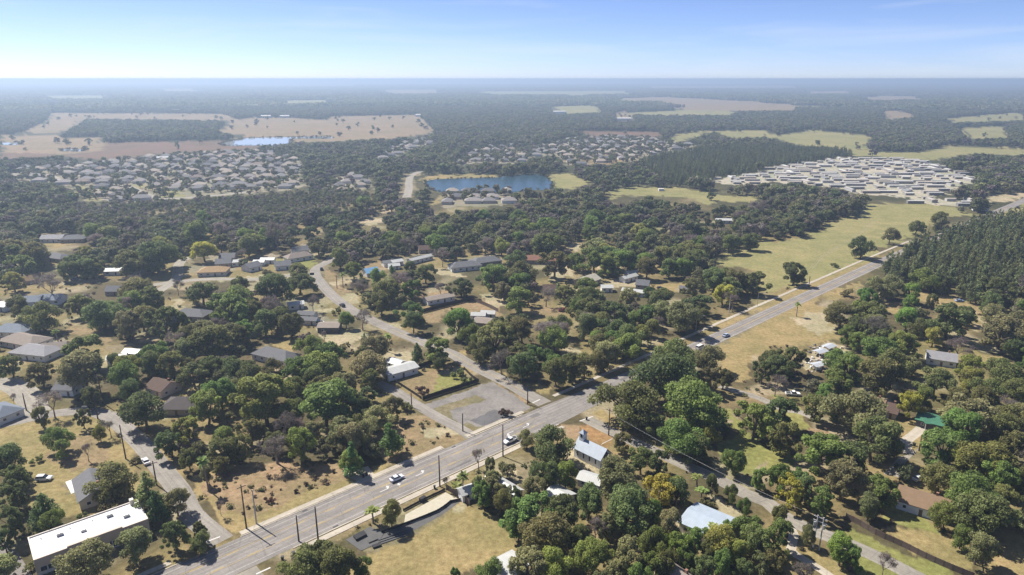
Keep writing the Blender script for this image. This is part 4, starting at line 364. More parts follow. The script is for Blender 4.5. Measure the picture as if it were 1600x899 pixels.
# ------------------------------------------------------------------ roads, water and paving
def catmull(pts, step=4.0):
    P = [np.array(p, float) for p in pts]; P = [2*P[0]-P[1]] + P + [2*P[-1]-P[-2]]; out = []
    for i in range(1, len(P)-2):
        n = max(2, int(np.linalg.norm(P[i+1]-P[i]) / step))
        for k in range(n):
            t = k / n; a, b, c, d = P[i-1], P[i], P[i+1], P[i+2]
            out.append(.5*((2*b) + (c-a)*t + (2*a-5*b+4*c-d)*t*t + (3*b-a-3*c+d)*t**3))
    out.append(P[-2]); return out

ROADMASK = []     # (points array, half width) kept clear of planting
def ribbon(name, pts, w, z, mat, off=0.0, parent=None, thick=0.0, mask=True, w_end=None):
    pts = [np.array(p, float) for p in pts]
    L = []; s = 0; vs = []; fs = []; uv = []
    n = len(pts)
    for i, p in enumerate(pts):
        d = pts[min(i+1, n-1)] - pts[max(i-1, 0)]; d /= np.linalg.norm(d); nrm = np.array([-d[1], d[0]])
        if i: s += np.linalg.norm(p - pts[i-1])
        ww = w if w_end is None else w + (w_end - w) * i / (n-1)
        for e in (-ww/2, ww/2):
            q = p + nrm * (off + e); vs.append((q[0], q[1], z)); uv.append((off + e, s))
    for i in range(n-1): fs.append((2*i, 2*i+2, 2*i+3, 2*i+1)[::-1])
    if thick:
        b = len(vs); vs += [(v[0], v[1], z - thick) for v in vs]; uv += uv
        for i in range(n-1):
            fs.append((2*i, 2*i+2, b+2*i+2, b+2*i)); fs.append((2*i+1, b+2*i+1, b+2*i+3, 2*i+3))
        fs.append((0, b, b+1, 1)); e = 2*(n-1); fs.append((e, e+1, b+e+1, b+e))
    me = bpy.data.meshes.new(name); me.from_pydata(vs, [], [f if True else f for f in fs]); me.materials.append(mat)
    u = me.uv_layers.new(name='UVMap')
    for lp in me.loops: u.data[lp.index].uv = uv[lp.vertex_index]
    bm = bmesh.new(); bm.from_mesh(me); bmesh.ops.recalc_face_normals(bm, faces=bm.faces)
    up = [f for f in bm.faces if abs(f.normal.z) > .9]
    if up and not thick and up[0].normal.z < 0: bmesh.ops.reverse_faces(bm, faces=bm.faces)
    bm.to_mesh(me); bm.free()
    o = link(bpy.data.objects.new(name, me), parent)
    if parent is None: o['kind'] = 'structure'
    if mask: ROADMASK.append((np.array([p for p in pts]), w/2 + abs(off)))
    return o

def sheet(name, pts, z, mat, thick=0.0, parent=None, kind='structure'):
    bm = bmesh.new(); vs = [bm.verts.new((p[0], p[1], z)) for p in pts]; f = bm.faces.new(vs)
    f.normal_update()
    if f.normal.z < 0: f.normal_flip()
    if thick:
        r = bmesh.ops.extrude_face_region(bm, geom=[f]); 
        for v in [g for g in r['geom'] if isinstance(g, bmesh.types.BMVert)]: v.co.z -= 0
        for v in vs: v.co.z = z - thick
        bmesh.ops.recalc_face_normals(bm, faces=bm.faces)
    bmesh.ops.triangulate(bm, faces=[f for f in bm.faces if len(f.verts) > 4])
    me = bpy.data.meshes.new(name); bm.to_mesh(me); bm.free(); me.materials.append(mat)
    o = link(bpy.data.objects.new(name, me), parent)
    if kind and parent is None: o['kind'] = kind
    return o

ASPH = mat_road('asphalt_highway', (.215, .194, .176), 1.72, .19)
ASPH2 = mat_road('asphalt_street', (.222, .2, .173), 0, .18)
ASPH3 = mat_road('asphalt_old', (.185, .168, .152), 0, .3)
CONC = mat_road('concrete', (.38, .335, .27), 0, .13)
CONC_D = mat_road('concrete_dirty', (.25, .225, .185), 0, .2)
YEL = mat_plain('paint_yellow', (.42, .30, .07), .8, .16, 2.5)
WHT = mat_plain('paint_white', (.5, .48, .45), .8, .12, 2.5)
IRON = mat_plain('iron', (.05, .05, .05), .7)

HD = np.array([0.741, 0.672]); HD /= np.linalg.norm(HD); HN = np.array([-HD[1], HD[0]])
H0 = np.array([-34.0, 186.6])                       # a point on the highway's centre line
def hw(s, off=0.0): return H0 + HD*s + HN*(off + float(np.interp(s, [-300, 64, 100, 170, 240, 385, 635, 1000], [-.5, -.5, -.4, 1.1, 2.3, 4.0, 3.2, 1.0])))
def line(s0, s1, off=0.0, step=6.0):
    n = max(2, int((s1-s0)/step)); return [hw(s0+(s1-s0)*k/n, off) for k in range(n+1)]

hwy = ribbon('highway', line(-260, 64), 13.8, .02, ASPH)
hwy_t = ribbon('highway', line(64, 140), 13.8, .02, ASPH, w_end=8.8)
hwy_f = ribbon('highway', line(140, 1000, step=20), 8.8, .02, ASPH)
# kerb strips, then pavements
for side, spans in ((1, ((-260, -64), (-48.5, 21), (31, 57))), (-1, ((-260, -62), (-40, 62)))):
    for s0, s1 in spans: ribbon('kerb', line(s0, s1), .4, .13, CONC, side*7.1, thick=.13, mask=False)
for s0, s1, off, w in ((-160, -66, 8.9, 1.7), (-48, 21, 8.5, 1.9), (31.5, 59, 8.8, 1.9), (77, 150, 10.3, 1.8), (153, 480, 10.6, 1.9), (-38, 45, -8.8, 2.1), (48, 62, -9.4, 1.6)):
    ribbon('pavement', line(s0, s1), w, .11, CONC, off, thick=.11)

def dashes(name, off, s0, s1, on, gap, w, mat, z=.026):
    s = s0
    while s < s1:
        o = ribbon(name, line(s, min(s+on, s1)), w, z, mat, off, parent=hwy, mask=False); s += on + gap
dashes('lane_dash', 1.9, -120, 55, 3.2, 6.2, .17, YEL); dashes('lane_dash', -1.9, -116, 55, 3.2, 6.2, .17, YEL)
for off in (2.3, -2.3): ribbon('lane_line', line(-200, 60), .11, .026, YEL, off, parent=hwy, mask=False)
for off in (.15, -.15): ribbon('lane_line', line(112, 700, step=20), .13, .028, YEL, off, parent=hwy_f, mask=False)
for off in (5.4, -5.4): ribbon('edge_line', line(-200, 60), .07, .026, WHT, off, parent=hwy, mask=False)
for off in (3.9, -3.9): ribbon('edge_line', line(150, 700, step=20), .12, .026, WHT, off, parent=hwy_f, mask=False)
def arrow(s, off, flip):
    # left-turn arrow painted in the centre lane
    a = [(-1.5,-.09),(.2,-.09),(.55,.15),(.75,.62),(1.05,.62),(.55,1.2),(.05,.62),(.4,.62),(.25,.32),(.05,.12),(-1.5,.12)]
    k = -1 if flip else 1
    sheet('turn_arrow', [hw(s + k*p[0]*1.6, off + k*p[1]*1.3) for p in a], .027, WHT, parent=hwy)
arrow(6.5, -.3, False); arrow(-1.5, .3, True); arrow(-6.5, -.3, False); arrow(53, -.2, False); arrow(44, .3, True)
for (s, off) in ((-30, 6.3), (-27, -6.3), (24, 5.9)):
    sheet('drain_grate', [hw(s-.8, off-.35), hw(s+.8, off-.35), hw(s+.8, off+.35), hw(s-.8, off+.35)], .03, IRON, parent=hwy)

PATCH = mat_road('asphalt_repair', (.135, .125, .12), 0, .2); SEAL = mat_road('tar_seam', (.10, .095, .09), 0, .2)
for s, off, L, w in ((-33, 4.6, 5.5, 1.7), (14, -4.9, 9, 1.4), (-70, -3.8, 7, 2.0), (58, 3.6, 4.5, 2.2), (108, 1.8, 10, 1.5), (-92, 4.5, 12, 1.5), (36, 5.2, 3.2, 1.1)):
    sheet('repair_patch', [hw(s, off-w/2), hw(s+L, off-w/2+.1), hw(s+L, off+w/2), hw(s, off+w/2-.1)], .0225, PATCH, parent=hwy)
for off in (3.55, -3.6, 0.05): ribbon('tar_seam', [hw(q, off + .09*math.sin(q*.7) + .06*math.sin(q*1.9)) for q in np.arange(-150, 62, 1.5)], .07, .0215, SEAL, parent=hwy, mask=False)
for x0, off in ((-64, 6), (-12, 6.2), (49, -6), (83, 5)): ribbon('tar_seam', [hw(x0 + .5*math.sin(k*.8), off*(1 - k/9)) for k in range(19)], .08, .0235, SEAL, parent=hwy, mask=False)
def road(key, w, mat, name='street', z=.012, **k): return ribbon(name, catmull(ROADS[key]), w, z, mat, **k)
road('cross', 5.4, mat_road('lane_pale', (.235, .212, .178), 0, .18)); nw = road('northwest', 6.8, ASPH2); road('west', 6.4, ASPH2, z=.014)
road('concrete', 9.5, CONC_D, z=.010); road('alley', 5.0, ASPH2, 'alley', z=.011)
road('midstreet', 6.0, CONC_D); road('midnorth', 6.5, CONC_D, z=.016); road('far', 9.0, CONC_D); road('loop', 8.0, CONC_D); road('loopwest', 8.0, CONC_D)
WORN = mat_road('worn_track', (.235, .20, .115), 0, .2)
for off in (-.8, .8): road('fieldtrack', .5, WORN, 'track', z=.006, off=off);
road('path', 2.6, CONC, 'path'); road('track', 4.0, CONC_D, 'track'); road('drive', 3.6, CONC, 'driveway')
# painted stop bars and centre line of the side streets
def bar(x0, y0, x1, y1, w=.5, name='stop_bar', mat=None, z=.032):
    ribbon(name, [(x0, y0), (x1, y1)], w, z, mat or WHT, parent=hwy, mask=False)
bar(7.9, 239.6, 11.0, 242.8); bar(24.8, 225.0, 30.1, 228.7); bar(-83.0, 156.6, -80.0, 159.0); bar(-64.8, 144.2, -62.0, 146.6)
ribbon('centre_line', catmull(ROADS['northwest'])[2:26], .14, .024, YEL, parent=nw, mask=False)

LOT = [(-33.9,238.1),(-13.7,254.3),(-12.8,256.6),(-7.9,258.9),(-5.8,255.4),(7.1,236.6),(2.9,231.6),(-9.5,221.2),(-12.9,220.7),(-16.2,224.1),(-18.2,222.4),(-22.2,228.2),(-23.7,233.6),(-9.8,242.2),(-14.3,247.0),(-28.1,236.6),(-31.0,233.6)]
def rough(pts, amp=.7, step=1.6, seed=3):
    r = random.Random(seed); out = []
    for a, b in zip(pts, pts[1:] + pts[:1]):
        n = max(1, int(math.dist(a, b)/step))
        for k in range(n):
            t = k/n; out.append((a[0]+(b[0]-a[0])*t + r.uniform(-amp, amp)*(.3 if k == 0 else 1), a[1]+(b[1]-a[1])*t + r.uniform(-amp, amp)*(.3 if k == 0 else 1)))
    return out
sheet('parking_lot', rough(LOT), .008, ASPH3)
sheet('parking_lot', rough([(-15.5,225.5),(-10.5,221.4),(-1.5,229.2),(-6.8,234.2)], .4), .014, mat_road('asphalt_patch', (.105,.10,.10), 0, .2))
sheet('concrete_slab', [(-138.9,185.4),(-136.6,187.8),(-131.5,181.8),(-133.1,179.0)], .12, mat_plain('slab_white', (.6,.58,.55), .8, .06), thick=.12)
sheet('driveway', [(18,206),(23,209),(28,203.5),(33,199),(30,197.5),(24,203)], .01, CONC)
sheet('driveway', [(34.5,211.5),(35.6,213),(31.2,209.3),(30.4,208)], .012, CONC)
sheet('driveway', [hw(-50,-7.1), hw(-62,-7.1), hw(-63.5,-24), hw(-50,-24)], .014, CONC_D)
sheet('driveway', [hw(-5,9.5), hw(-11,9.5), hw(-12.5,16), hw(-4,15)], .012, CONC)
sheet('car_park', [(-128,138),(-121,143.6),(-131,152.5),(-150,165),(-175,150),(-150,120)], .009, ASPH3)
sheet('driveway', [(133,202),(139.5,207),(128,196),(122,188),(118,190),(128,200)], .006, CONC_D)
WATER = mat_water('lake_water', (.03, .07, .10), .12, .45, .35)
POND = mat_water('pond_water', (.30, .32, .33), .02, .0, .1)
k = 0
for c, p in OPEN:
    if c == 'w':
        area = abs(sum(p[i-1][0]*p[i][1]-p[i][0]*p[i-1][1] for i in range(len(p))))/2
        q = [tuple(v) for v in catmull(p + [p[0]], 12.0)[:-1]]
        sheet('lake' if p[0][1] < 1000 else 'pond', q, .05, WATER if p[0][1] < 1000 else POND)

# ------------------------------------------------------------------ dry basin beside the highway
SAND = mat_plain('sand_bed', (.40, .365, .28), .95, .10, .8)
SLABG = mat_plain('slab_grey', (.095, .093, .09), .9, .18, .5)
BLACKF = mat_plain('silt_cloth', (.025, .025, .028), .8, .2, 1.5)
sheet('sand_bed', [(-30.7,168.8),(-20.1,179.9),(-16.6,177.1),(-15.0,175.6),(-18.5,174.7),(-20.6,170.5),(-24,168.2),(-27,165.4),(-30.4,164.3)], .05, SAND)
sheet('basin_liner', [(-34.9,161.6),(-30.4,164.3),(-27,165.4),(-24,168.2),(-20.6,170.5),(-18.5,174.7),(-15.0,175.6),(-20.5,168.4),(-28.1,160.8),(-34.9,155.8),(-37.5,158.5)], .02, SLABG)
sheet('concrete_slab', [(-45.3,157.6),(-39.8,163.2),(-35.3,160.6),(-36.2,156.2),(-40.1,153.0)], .10, SLABG, thick=.1)
def slab(name, pts, z, mat, label, cat, thick):
    o = sheet(name, pts, z, mat, thick=thick, kind=None); return tag(o, label, cat)
slab('broken_slab', [(-43.4,158.6),(-41.0,160.9),(-39.8,159.2),(-42.2,156.9)], .75, BLACKF, 'black block on the ruined concrete slab beside the highway', 'block', .65)
slab('broken_slab', [(-39.2,157.2),(-37.0,158.8),(-36.4,157.6),(-38.6,156.0)], .42, SLABG, 'tilted grey slab piece next to the black block', 'slab', .3)
slab('broken_slab', [(-37.6,154.9),(-35.6,156.0),(-35.0,155.0),(-37.0,153.8)], .5, BLACKF, 'small dark block at the near edge of the ruined slab', 'block', .4)
slab('utility_box', [(-27.6,175.2),(-26.2,176.6),(-25.4,175.8),(-26.8,174.4)], 1.3, BLACKF, 'black upright box on the mulch strip beside the sand bed', 'box', 1.3)
for k2, (dx, dy) in enumerate(((0,0),(.5,-.75),(1.0,-1.5))):
    ribbon('rail_curb', [(-36.6+dx,157.2+dy),(-29.0+dx,161.6+dy)], .28, .20, mat_plain('dark_kerb', (.07,.07,.075), .8, .2), thick=.2, mask=False)
def silt_fence(pts, h, label, mat, name='silt_fence', panel=2.6, post=True, gap=.04, thick=.05):
    """a fence of separate panels and posts following a line"""
    P = catmull(pts, .5); root = empty(name, (P[0][0], P[0][1], 0)); acc = 0; start = P[0]; n = 0
    ox, oy = P[0]
    def seg(a, b):
        d = b - a; L = np.linalg.norm(d)
        if L < .5: return
        m = MB().box(gap, L-gap, -thick/2, thick/2, .06, h)
        o = m.build('panel', mat, root); o.location = (a[0]-ox, a[1]-oy, 0); o.rotation_euler = (0, 0, math.atan2(d[1], d[0]))
        if post:
            o = MB().box(-.06, .06, -.06, .06, 0, h+.12).build('post', mat, root); o.location = (a[0]-ox, a[1]-oy, 0); o.rotation_euler = (0, 0, math.atan2(d[1], d[0]))
    for p in P[1:]:
        if np.linalg.norm(p - start) >= panel: seg(start, p); start = p
    seg(start, P[-1])
    return tag(root, label, 'fence')
silt_fence([(-36.0,160.6),(-28.5,165.2),(-20.9,170.8),(-18.7,174.4),(-15.2,175.8)], .85, 'low black silt fence along the near edge of the sand bed', BLACKF)
silt_fence([(-31.5,170.5),(-25.6,176.4),(-20.4,181.0)], .8, 'low black silt fence between the sand bed and the mulch strip', BLACKF)
FENCE_D = mat_plain('fence_dark', (.035, .03, .028), .85, .25, 1.5); FENCE_B = mat_plain('fence_brown', (.135, .10, .08), .9, .25, 1.2)
silt_fence([(-34.8,241.7),(-24.3,250.1),(-13.9,258.3)], 1.9, 'black board fence along the front of the green and brown lot', FENCE_D, 'board_fence')
silt_fence([(-48.5,258.9),(-41.5,250.5),(-35.2,242.6)], 1.2, 'low dark fence beside the alley along the lot', FENCE_D, 'board_fence')
silt_fence([(-52.1,259.8),(-43.5,269.8),(-35.1,278.4)], 1.8, 'dark fence between the long white cottage and the lot', FENCE_D, 'board_fence')
silt_fence([(-13.7,258.8),(-16.6,263),(-20.8,271.9)], 1.3, 'dark fence at the street end of the lot', FENCE_D, 'board_fence')
silt_fence([(-48.3,345.6),(-35.6,356.6),(-23.0,367.7)], 2.2, 'long dark compound fence facing the camera in the mid distance', FENCE_D, 'board_fence', 3.2)
silt_fence([(-22.6,367.4),(-14,357),(-7.2,347.0)], 2.0, 'dark compound fence running back along its side', FENCE_B, 'board_fence', 3.2)
silt_fence([(95.2,167.1),(97.7,163.8),(100.3,159.5),(104.4,155.0),(108.1,150.1),(111.9,146.0),(115.8,142.4)], 1.8, 'long brown wooden paling fence crossing the grass', FENCE_B, 'paling_fence', 2.0)
silt_fence([(-20,181.4),(-16,177.4),(-12.4,173.2)], 1.9, 'short brown fence between the tan field and the palm', FENCE_B, 'paling_fence', 2.0)

# ------------------------------------------------------------------ buildings
RC = {'grey': (0.133,0.133,0.140), 'brown': (0.101,0.066,0.051), 'dark': (0.078,0.066,0.062), 'blue': (0.172,0.195,0.234), 'white': (.42,.42,.405), 'metal': (.34,.39,.45), 'tan': (0.234,0.195,0.164), 'tanbrown': (0.211,0.140,0.086),
      'green': (0.058,0.164,0.101), 'lilac': (0.257,0.250,0.257), 'bluebright': (0.202,0.386,0.607), 'red': (0.203,0.101,0.070), 'ochre': (0.312,0.211,0.109), 'cream': (0.390,0.359,0.289)}
WCOL = {'cream': (0.570,0.524,0.432), 'pink': (0.570,0.478,0.423), 'tan': (0.351,0.296,0.234), 'white': (0.681,0.672,0.644), 'dark': (0.094,0.094,0.101)}
def roof_mat(c):
    if c in ('white','metal','green','bluebright'): return mat_stripe('roof_'+c, RC[c], tuple(x*.72 for x in RC[c]), .6, .45, 'X', .5)
    return mat_stripe('roof_'+c, RC[c], tuple(x*.6 for x in RC[c]), .35, .9, 'Y', .5)
GLASS = mat_plain('window_glass', (.03,.035,.045), .12, .1, spec=.6); FRAME = mat_plain('window_frame', (.72,.71,.68), .6, .04); DOOR = mat_plain('door_paint', (.16,.10,.07), .6, .1)
PLACES = []      # (x, y, phrase) used to say where trees stand
HOUSEMASK = []
def gable_body(L, W, h, rise, hip=0.0):
    m = MB(); x, y = L/2, W/2
    m.add([(-x,-y,0),(x,-y,0),(x,y,0),(-x,y,0),(-x,-y,h),(x,-y,h),(x,y,h),(-x,y,h)], [(0,1,5,4),(1,2,6,5),(2,3,7,6),(3,0,4,7)])
    if not hip: m.add([(-x,-y,h),(-x,y,h),(-x,0,h+rise*.97)], [(0,1,2)]); m.add([(x,-y,h),(x,y,h),(x,0,h+rise*.97)], [(0,1,2)])
    return m
def gable_roof(L, W, h, rise, hip=0.0, ov=.5, t=.14):
    m = MB(); x, y = L/2 + (ov if not hip else ov), W/2 + ov; z0 = h - ov*rise/(W/2); z1 = h + rise; hx = x - (W/2*hip if hip else 0)
    lo = [(-x,-y,z0),(x,-y,z0),(x,y,z0),(-x,y,z0)]; top = [(-hx,0,z1),(hx,0,z1)]
    vs = [(a,b,c+t) for a,b,c in lo+top] + lo + top
    f = [(0,1,5,4),(2,3,4,5),(1,2,5),(3,0,4)] if hip else [(0,1,5,4),(2,3,4,5)]
    f2 = [tuple(reversed([i+6 for i in q])) for q in f]
    rim = [(0,1),(1,2),(2,3),(3,0)] if hip else [(0,1),(1,5),(5,2),(2,3),(3,4),(4,0)]
    return m.add(vs, f + f2 + [(b,a,a+6,b+6) for a,b in rim])
NAMEOF = {'flat': 'building', 'low': 'cottage'}
def house(a, b, W, h, kind, rc, wc, label):
    a = np.array(a); b = np.array(b); c = (a+b)/2; d = b-a; L = float(np.linalg.norm(d)); ang = math.atan2(d[1], d[0])
    if math.cos(ang) < 0: ang += math.pi
    hip = 1.0 if kind == 'hip' else 0.0
    if hip: L += W*.75
    L = max(L, W*1.05 if W > 5 else 7.)
    rise = {'low': 1.0, 'flat': .25, 'gable': 2.2, 'hip': 2.3}[kind]
    near = c[1] < 330
    name = 'trailer' if 'trailer' in label or 'mobile home' in label else 'shed' if 'shed' in label else 'bungalow' if 'bungalow' in label else 'house'
    r = empty(name, (c[0], c[1], 0), ang)
    tag(r, label, name, 'roofs scattered among the trees')
    wall = gable_body(L, W, h, rise, hip).build('wall', mat_plain('wall_'+wc, WCOL[wc], .85, .08), r)
    gable_roof(L, W, h, rise, hip, .25 if kind == 'flat' else .5).build('roof', roof_mat(rc), r)
    # openings on the long side that looks back along the view, plus one gable end
    n = max(2, int(L/3.6)); rnd = random.Random(int(c[0]*7+c[1]))
    for i in range(n):
        x = -L/2 + L*(i+.5)/n
        if i == n//2: 
            MB().box(x-.45, x+.45, -W/2-.06, -W/2+.02, .05, 2.05).build('door', DOOR, r)
        else:
            w = rnd.choice((.5,.7,.9)); o = MB().box(x-w, x+w, -W/2-.05, -W/2+.02, 1.0, 2.1).build('window', FRAME, r)
            MB().box(x-w+.1, x+w-.1, -W/2-.07, -W/2-.04, 1.1, 2.0).build('pane', GLASS, o)
    if near:
        for y in (-W/4, W/4):
            o = MB().box(L/2-.02, L/2+.05, y-.6, y+.6, 1.0, 2.1).build('window', FRAME, r); MB().box(L/2+.04, L/2+.07, y-.5, y+.5, 1.1, 2.0).build('pane', GLASS, o)
        if kind == 'gable':
            MB().box(L*.22, L*.22+.7, -.35+W*.12, .35+W*.12, h+rise*.4, h+rise+.7).build('chimney', mat_plain('brick', (.25,.13,.09), .9, .2), r)
    HOUSEMASK.append((c[0], c[1], math.hypot(L, W)/2))
    PLACES.append((c[0], c[1], 'the ' + label))
    return r
for h in HOUSES: house(*h)
SHORT = {}

# the flat white commercial building
def commercial():
    fa = np.array((-119.6,143.3)); fb = np.array((-99.6,160.2)); d = fb-fa; L = float(np.linalg.norm(d)); ang = math.atan2(d[1], d[0]); W = 11.6
    n = np.array([-d[1], d[0]])/L; c = (fa+fb)/2 + n*W/2
    r = empty('office_building', (c[0], c[1], 0), ang); tag(r, 'long flat white-roofed beige office building with dark front windows beside the highway', 'building')
    x, y = L/2, W/2; BE = mat_plain('stucco_beige', (.50,.42,.35), .9, .05); PALE = mat_plain('stucco_pale', (.66,.60,.53), .9, .05); WR = mat_plain('roof_membrane', (.60,.59,.57), .6, .14, .35)
    MB().box(-x, x, -y, y, 0, 4.5).build('wall', BE, r)
    MB().box(-x+.3, x-.3, -y+.3, y-.3, 4.4, 4.62).build('roof', WR, r)
    for nm, q in (('parapet', (-x-.02, x+.02, y-.28, y+.02, 4.505, 4.95)), ('parapet', (-x-.02, -x+.28, -y, y-.285, 4.505, 4.95)), ('parapet', (x-.28, x+.02, -y, y-.285, 4.505, 4.95))):
        MB().box(*q).build(nm, PALE, r)
    MB().box(-x+.285, -x*.45, -y-.12, -y+.25, 3.0, 4.95).build('fascia', BE, r)
    MB().box(x*.52, x-.285, -y-.12, -y+.25, 3.0, 4.95).build('fascia', BE, r)
    MB().box(-x*.45+.005, x*.52-.005, -y-.45, -y+.25, 2.9, 5.55).build('fascia', BE, r)
    MB().box(x-2.2, x-1.2, y-1.6, y-.4, 4.6, 6.3).build('chimney', PALE, r)
    MB().box(-x*.15, -x*.15+1.2, -.6, .6, 4.6, 5.3).build('vent', mat_plain('galvanised', (.5,.5,.5), .5, .1, metal=.4), r)
    for ux, uy in ((-x*.55, 1.5), (x*.35, 2.2), (x*.62, -1.0)): MB().box(ux, ux+1.5, uy, uy+1.1, 4.6, 5.45).build('roof_unit', mat_plain('galvanised', (.5,.5,.5), .5, .1, metal=.4), r)
    for ux in (-x*.8, -x*.3, x*.1, x*.45): MB().tube([(ux, 3.4, 4.6), (ux, 3.4, 5.1)], .12, 8).build('vent_pipe', PALE, r)
    MB().box(-x-.01, x+.01, -y-.03, -y+.02, 0, .85).build('base_panel', PALE, r)
    k = -x + .9
    pat = [1.6,1.6,'d','d',1.6,1.6,None,1.5,1.5,.9,None,.9,.9,'d','d',1.6,1.6,None,1.2]
    for p in pat:
        if k > x - 1.3: break
        if p is None: k += 1.0; continue
        if p == 'd':
            o = MB().box(k, k+.95, -y-.08, -y+.02, .04, 2.3).build('door', FRAME, r); MB().box(k+.13, k+.82, -y-.1, -y-.06, .3, 2.15).build('pane', GLASS, o); k += 1.05
        else:
            o = MB().box(k, k+p-.12, -y-.07, -y+.02, .95, 2.35).build('window', FRAME, r); MB().box(k+.08, k+p-.2, -y-.09, -y-.05, 1.03, 2.27).build('pane', GLASS, o); k += p
    HOUSEMASK.append((c[0], c[1], 14)); HOUSEMASK.append((c[0]-6, c[1]-5, 8)); PLACES.append((c[0], c[1], 'the flat white-roofed office building'))
commercial()

def chapel():
    e = np.array((30.3,194.6)); d = np.array((.70,-.714)); L, W = 11.0, 5.8; c = e - d*L/2; ang = math.atan2(d[1], d[0])
    r = empty('chapel', (c[0], c[1], 0), ang); tag(r, 'small white chapel with grey-white gable roof and little steeple', 'church')
    WH = mat_plain('chapel_white', (.76,.76,.75), .7, .04); RF = mat_stripe('chapel_roof', (.33,.37,.42), (.24,.27,.31), .5, .5, 'X', .4); x, y = L/2, W/2
    gable_body(L, W, 3.6, 2.7).build('wall', WH, r); gable_roof(L, W, 3.6, 2.7, 0, .4).build('roof', RF, r)
    s = MB().box(-x+.4, -x+2.2, -.9, .9, 5.2, 8.3).build('steeple', WH, r)
    MB().add([(-x+.2,-1.1,8.3),(-x+2.4,-1.1,8.3),(-x+2.4,1.1,8.3),(-x+.2,1.1,8.3),(-x+1.3,0,9.6)], [(0,1,4),(1,2,4),(2,3,4),(3,0,4),(0,3,2,1)]).build('steeple_cap', RF, s)
    MB().box(-x+.9, -x+1.7, -.93, -.89, 6.9, 8.0).build('louvre', GLASS, s)
    for i in range(4):
        xx = -x + 1.6 + i*2.5
        o = MB().box(xx-.32, xx+.32, -y-.05, -y+.02, 1.1, 2.9).build('window', FRAME, r); MB().box(xx-.24, xx+.24, -y-.07, -y-.04, 1.2, 2.8).build('pane', GLASS, o)
    MB().box(x-.02, x+.06, -.65, .65, .05, 2.5).build('door', GLASS, r)
    MB().add([(x+.05,-1.9,3.55),(x+1.1,-1.9,3.4),(x+1.1,1.9,3.4),(x+.05,1.9,3.55),(x+.05,0,5.3),(x+1.1,0,5.1)], [(0,1,5,4),(2,3,4,5),(1,2,5),(0,4,3),(0,3,2,1)]).build('porch_roof', mat_plain('roof_dark', (.07,.07,.08), .9), r)
    for yy in (-1.7, 1.7): MB().box(x+.9, x+1.05, yy-.08, yy+.08, 0, 3.4).build('porch_post', WH, r)
    HOUSEMASK.append((c[0], c[1], 9)); PLACES.append((c[0], c[1], 'the white chapel'))
chapel()
# carport of the green-roofed house
r = empty('carport', (151.5, 219.8, 0), -.35); tag(r, 'open green-roofed carport facing the concrete drive', 'carport')
gable_roof(7, 5, 2.6, .9, 0, .3).build('roof', roof_mat('green'), r)
for q in ((-3.2,-2.2),(3.2,-2.2),(-3.2,2.2),(3.2,2.2)): MB().box(q[0]-.08, q[0]+.08, q[1]-.08, q[1]+.08, 0, 2.6).build('post', FRAME, r)

# scrap heap beside the field: separate boards, sheets and drums
JUNK = [mat_plain('scrap_%d' % i, c, .8, .2) for i, c in enumerate(((.55,.52,.48),(.35,.33,.31),(.22,.16,.12),(.70,.69,.66),(.16,.15,.15),(.42,.34,.25)))]
for i in range(110):
    t = rng.random(); x = 130 + 20*t + rng.normal(0, 3.2); y = 274 + 22*t + rng.normal(0, 3.6)
    w, d, h = rng.uniform(.5,2.2), rng.uniform(.4,1.4), rng.uniform(.15,1.1)
    m = MB(); m.add([(-w/2,-d/2,0),(w/2,-d/2,0),(w/2*.8,d/2,0),(-w/2,d/2,0),(-w/2*.9,-d/2,h),(w/2*.7,-d/2*.8,h*.8),(w/2*.7,d/2*.9,h),(-w/2*.7,d/2,h*1.1)], [(0,3,2,1),(4,5,6,7),(0,1,5,4),(1,2,6,5),(2,3,7,6),(3,0,4,7)])
    o = m.build('scrap_piece', JUNK[i % 6]); o.location = (x, y, 0); o.rotation_euler = (rng.uniform(-.15,.15), rng.uniform(-.1,.1), rng.uniform(0,6.28))
    tag(o, 'loose piece of scrap in the heap beside the tan field', 'scrap', 'scrap heap beside the field')
for i, (x, y, rz) in enumerate(((139.5,287,.5),(146,293,.6),(132,272,.4))):
    r = empty('lean_to', (x, y, 0), rz); tag(r, ('pale sheet-metal lean-to in the middle of the scrap heap', 'pale sheet-metal lean-to at the back of the scrap heap', 'pale sheet-metal lean-to at the near end of the scrap heap')[i], 'shed')
    gable_roof(6, 4, 2.2, .5, 0, .2).build('roof', mat_plain('tin', (.45,.47,.50), .5, .15, metal=.2), r)
    for q in ((-2.8,-1.8),(2.8,-1.8),(-2.8,1.8),(2.8,1.8)): MB().box(q[0]-.07, q[0]+.07, q[1]-.07, q[1]+.07, 0, 2.2).build('post', FRAME, r)
HOUSEMASK += [(132,277,5),(140,285,6),(147,294,6)]

# ------------------------------------------------------------------ far subdivisions and the storage yard
HTY = []
for i, (L, W) in enumerate(((15,10),(13,9.5),(17,11),(14,12))):
    HTY.append((gable_body(L, W, 2.9, 2.4, 1).mesh('far_house_wall', []), gable_roof(L, W, 2.9, 2.6, 1, .5).mesh('far_house_roof', [])))
FROOF = [mat_plain('far_roof_%d' % i, c, .9, .12) for i, c in enumerate(((.19,.18,.18),(.25,.225,.21),(.12,.115,.12),(.31,.265,.22),(.21,.165,.135)))]
FWALL = [mat_plain('far_wall_%d' % i, c, .9, .06) for i, c in enumerate(((.62,.57,.50),(.70,.68,.64),(.52,.45,.37)))]
COLN = ('mid-grey', 'warm-grey', 'dark-grey', 'tan', 'brown'); ORD = 'first second third fourth fifth sixth seventh eighth ninth tenth eleventh twelfth thirteenth fourteenth fifteenth sixteenth seventeenth eighteenth nineteenth twentieth'.split()
